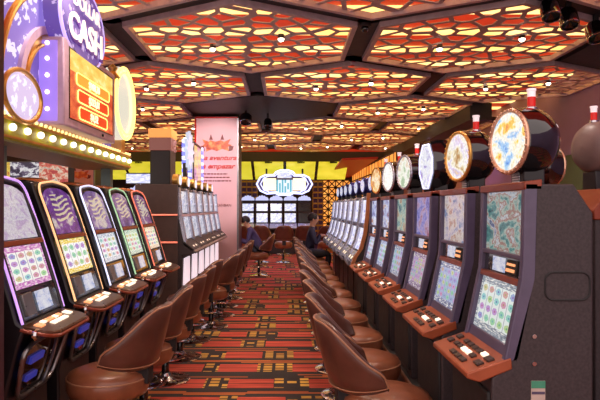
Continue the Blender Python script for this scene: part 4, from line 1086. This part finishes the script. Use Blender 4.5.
for i, (lb, u, l, tp) in enumerate(specs):
    m = right_machine(lb, u, l, tp, G, (1.10, 2.68+.78*i, BZ), -PI/2)
    if i == 0:
        first = m
        for zz, nm in ((1.03, 'door_lock'), (.917, 'door_lock')):
            MB((0, 0, -BZ)).lathe([(1e-4, .012), (.009, .012), (.012, .0), (1e-4, .0)], 14, Matrix.Translation((-.085, 0, zz)) @ Matrix.Identity(4)).build(nm, M['chrome'], m).location = (0, 0, 0)
        # place locks and sticker on the near side (local +x)
        for ch in list(m.children):
            if ch.name.startswith('door_lock'):
                z = sum((v.co.z for v in ch.data.vertices))/len(ch.data.vertices)
                ch.data.transform(Matrix.Translation((.275, -.075, z)) @ Matrix.Rotation(PI/2, 4, 'Y') @ Matrix.Translation((.085, 0, -z)))
        st = MB((0, 0, -BZ)).box(.275, .278, -.088, -.03, .70, .852).build('inspection_sticker', M['paper'], m)
        MB((0, 0, -BZ)).box(.278, .2795, -.088, -.03, .822, .852).build('green_band', M['green'], st)
        MB((0, 0, -BZ)).box(.278, .2795, -.086, -.032, .797, .808).box(.278, .2795, -.086, -.032, .755, .768).build('print_lines', M['violet_grey'], st)
        q = rrect(-.03, .155, 1.185, 1.30, .035)
        MB((0, 0, -BZ)).tube([(.276, y, z) for y, z in q], .004, 6, True).build('hand_recess', M['soft_black'], m)
grey_shell = mat('grey_brown_shell', (120, 96, 92), .45)
for k, (y, lb) in enumerate(((3.46, 'brown sided machine backing the right row at the photo edge, grey round topper'), (4.24, 'brown sided machine behind the right row, black round topper seen from behind'))):
    o = dup(first, (1.86, y, BZ), PI/2, lb, 'machines backing the right front row')
    for ch in list(o.children):
        if ch.name.split('.')[0] in ('door_lock', 'inspection_sticker', 'hand_recess'):
            for g in list(ch.children): bpy.data.objects.remove(g)
            bpy.data.objects.remove(ch)
    MB((0, 0, -BZ)).prism([(-.075, 1.50), (-.08, 1.672), (.10, 1.672), (.18, 1.55), (.18, 1.50)], -.285, .285).build('copper_cap', M['copper'], o, bevel=.006)
    if k == 0:
        repaint(o, 'topper', grey_shell)
        for ch in o.children:
            if ch.name.split('.')[0] == 'topper': ch.location.z += .055
# right rear curved machines
cm = None
for i in range(7):
    lb = 'curved silver edged machine in the right rear row, %s from the front' % ORD[i]
    loc = (1.12, 7.45+.78*i, 0)
    if cm is None: cm = curved_machine(lb, 'curved machines of the right rear row', loc, -PI/2)
    else: dup(cm, loc, -PI/2, lb)
ep = thing('end_panel', 'dark end panel with orange wood edge closing the curved machine row', 'panel', (1.12, 7.08, 0), -PI/2)
pf = [(-.06, 0), (-.12, .72), (-.26, .80), (-.30, .88), (-.27, .96), (-.20, 1.06), (-.15, 1.25), (-.12, 1.5), (-.105, 1.74)]
MB().prism(pf+[(.26, 1.74), (.26, 0)], -.025, .01).build('side_board', M['panel'], ep)
MB().prism([(y-.03, z) for y, z in pf]+[(y+.012, z) for y, z in pf[::-1]], -.028, .03).build('wood_edge', M['orange_wood'], ep)
MB().box(-.03, -.022, -.20, .26, .96, .985).build('wood_rail', M['orange_wood'], ep)

# left front row
neons = [M['g_purple'], M['g_gold'], M['g_ice'], M['g_green'], M['g_red']]
ln = ['front machine in the left row, purple neon frame, cut by the photo edge', 'left row machine with golden neon frame and yellow header on its reels', 'left row machine with white blue neon frame, middle of the five',
      'left row machine with green neon frame, fourth from the front', 'left row machine with red orange neon frame, last of the five']
for i in range(5):
    arch_machine(ln[i], MS['a%d' % i], MS['b%d' % i], neons[i], 'arched machines of the left front row', (-1.75, 3.40+.78*i, 0), PI/2)
jackpot_sign()
# left rear silver bank
sm = None
for i in range(6):
    lb = 'silver slot machine in the left rear bank, %s from the front' % ORD[i]
    loc = (-1.36, 7.78+.67*i, 0)
    if sm is None: sm = silver_machine(lb, 'silver machines of the left rear bank', loc, PI/2)
    else: dup(sm, loc, PI/2, lb)
ep = thing('end_panel', 'dark brown end panel with two orange neon strips closing the silver bank', 'panel', (-1.60, 7.42, 0))
MB().box(-.32, .22, -.02, .02, 0, 1.86).build('side_board', mat('dark_brown_board', (74, 56, 52), .45), ep, bevel=.004)
for z in (1.47, 1.12): MB().tube([(-.32, -.025, z), (.22, -.025, z)], .010, 8).build('neon_strip', M['g_red'], ep)
sign_tower()
# machines in the left background seen under the jackpot sign
fmk = None
bgs = [(-5.0, 'fruit picture header in yellow', MS['header_y']), (-4.5, 'black and white reel header', MS['header_k']), (-4.0, 'red and white header', MS['header_r']), (-2.5, 'pale round lit header', MS['screen_lit'])]
for i, (x, d, hm) in enumerate(bgs):
    lb = 'distant machine under the jackpot sign with %s' % d
    t = far_machine(lb, 'machines in the left background', (x, 10.2, 0), 0)
    b = MB().box(-.26, .26, -.18, .10, 1.96, 2.36 if i < 3 else 2.16).build('header_box', M['soft_black'], t, bevel=.01)
    MB().sheet(lambda u, v: (-.25+.5*u, -.184, 1.98+(.36 if i < 3 else .16)*v), 1, 1).build('header_picture', hm, b, smooth=0)
    MB().box(-.05, .05, -.05, .05, 1.80, 1.98).build('header_post', M['soft_black'], t)
# far bank
fm = None
for i in range(5):
    x = -1.27+.47*i
    dk = i in (4,)
    if dk: far_machine('dark switched off cabinet in the far bank under the lit sign', 'machines of the far bank', (x, 19.6, 0), 0, True); continue
    lb = 'bright screened machine in the far bank, %s from the left' % ORD[i]
    if fm is None: fm = far_machine(lb, 'machines of the far bank', (x, 19.6, 0), 0)
    else: dup(fm, (x, 19.6, 0), 0, lb)
far_end(); fixtures()

# stools
rng = random.Random(4)
st = make_stool('brown leather stool nearest the camera on the right side of the aisle', 'stools along the right row')
st.location = (.53, 3.28, 0); st.rotation_euler.z = R(90+4)
for i in range(1, 12):
    lb = 'brown leather stool at the right row, %s from the camera' % ORD[i]
    if i == 11: lb = 'stool at the far end of the right row carrying the seated person'
    dup(st, (.52+rng.uniform(-.02, .02), 3.29+.78*i, 0), R(90+(rng.uniform(-6, 8) if i < 11 else 0)), lb, 'stools along the right row')
for i in range(0, 10):
    lb = 'brown leather stool at the left row, %s from the camera' % ORD[i]
    dup(st, (-1.11+(.13 if i > 4 else 0)+rng.uniform(-.02, .02), 3.72+.78*i, 0), R(-90+(rng.uniform(-10, 8) if i else -6)), lb, 'stools along the left row')
dup(st, (-.62, 13.3, 0), R(-90), 'stool beside the banner column carrying a bending person', 'stools at the far end of the aisle')
for k, (x, r_) in enumerate(((-1.30, 6), (-.69, -4), (-.07, 4), (.54, -5), (1.15, 5))):
    o = dup(st, (x, 16.4+.1*(k % 2), 0), R(180+r_), 'stool facing the far bank, %s from the left with its back to the aisle' % ORD[k], 'stools at the far end of the aisle')
    o.scale = (1, 1, 1.1)
skin = mat('skin', (206, 150, 122), .5, var=.05); hair = mat('dark_hair', (34, 24, 24), .6)
person('person in a dark navy jacket seated at the far right machines, arms reaching forward', (.50, 11.88, 0), R(90), R(8), mat('navy_jacket', (40, 36, 66), .7), mat('dark_trousers', (34, 30, 38), .7), skin, hair, (-.20, 1.0))
person('person in a dark violet top bending forward beside the banner column', (-.62, 13.3, 0), R(-90), R(30), mat('violet_top', (62, 50, 92), .7), mat('grey_trousers', (48, 44, 54), .7), skin, hair, (-.56, .84))

# ------------------------------------------------------------------ light and camera
w = bpy.data.worlds.new('world'); bpy.context.scene.world = w; w.use_nodes = True
bg = w.node_tree.nodes['Background']; bg.inputs[0].default_value = (1.0, .82, .78, 1); bg.inputs[1].default_value = 1.3
cam = bpy.data.cameras.new('camera'); co = bpy.data.objects.new('camera', cam); C.objects.link(co)
co.location = (0, 0, EYE); co.rotation_euler = (PI/2, 0, 0)
cam.sensor_width = 36; cam.lens = 582/600*36; cam.shift_x = 14/600; cam.shift_y = 7/600; cam.clip_start = .05
sc = bpy.context.scene; sc.camera = co
vs = sc.view_settings; vs.view_transform = 'Standard'; vs.look = 'None'; vs.exposure = 0.2; vs.gamma = 1; vs.use_curve_mapping = False
sc.cycles.max_bounces = 6; sc.cycles.diffuse_bounces = 3; sc.cycles.glossy_bounces = 3; sc.cycles.sample_clamp_indirect = 4; sc.cycles.sample_clamp_direct = 12
sc.cycles.use_denoising = True; sc.cycles.caustics_reflective = False; sc.cycles.caustics_refractive = False
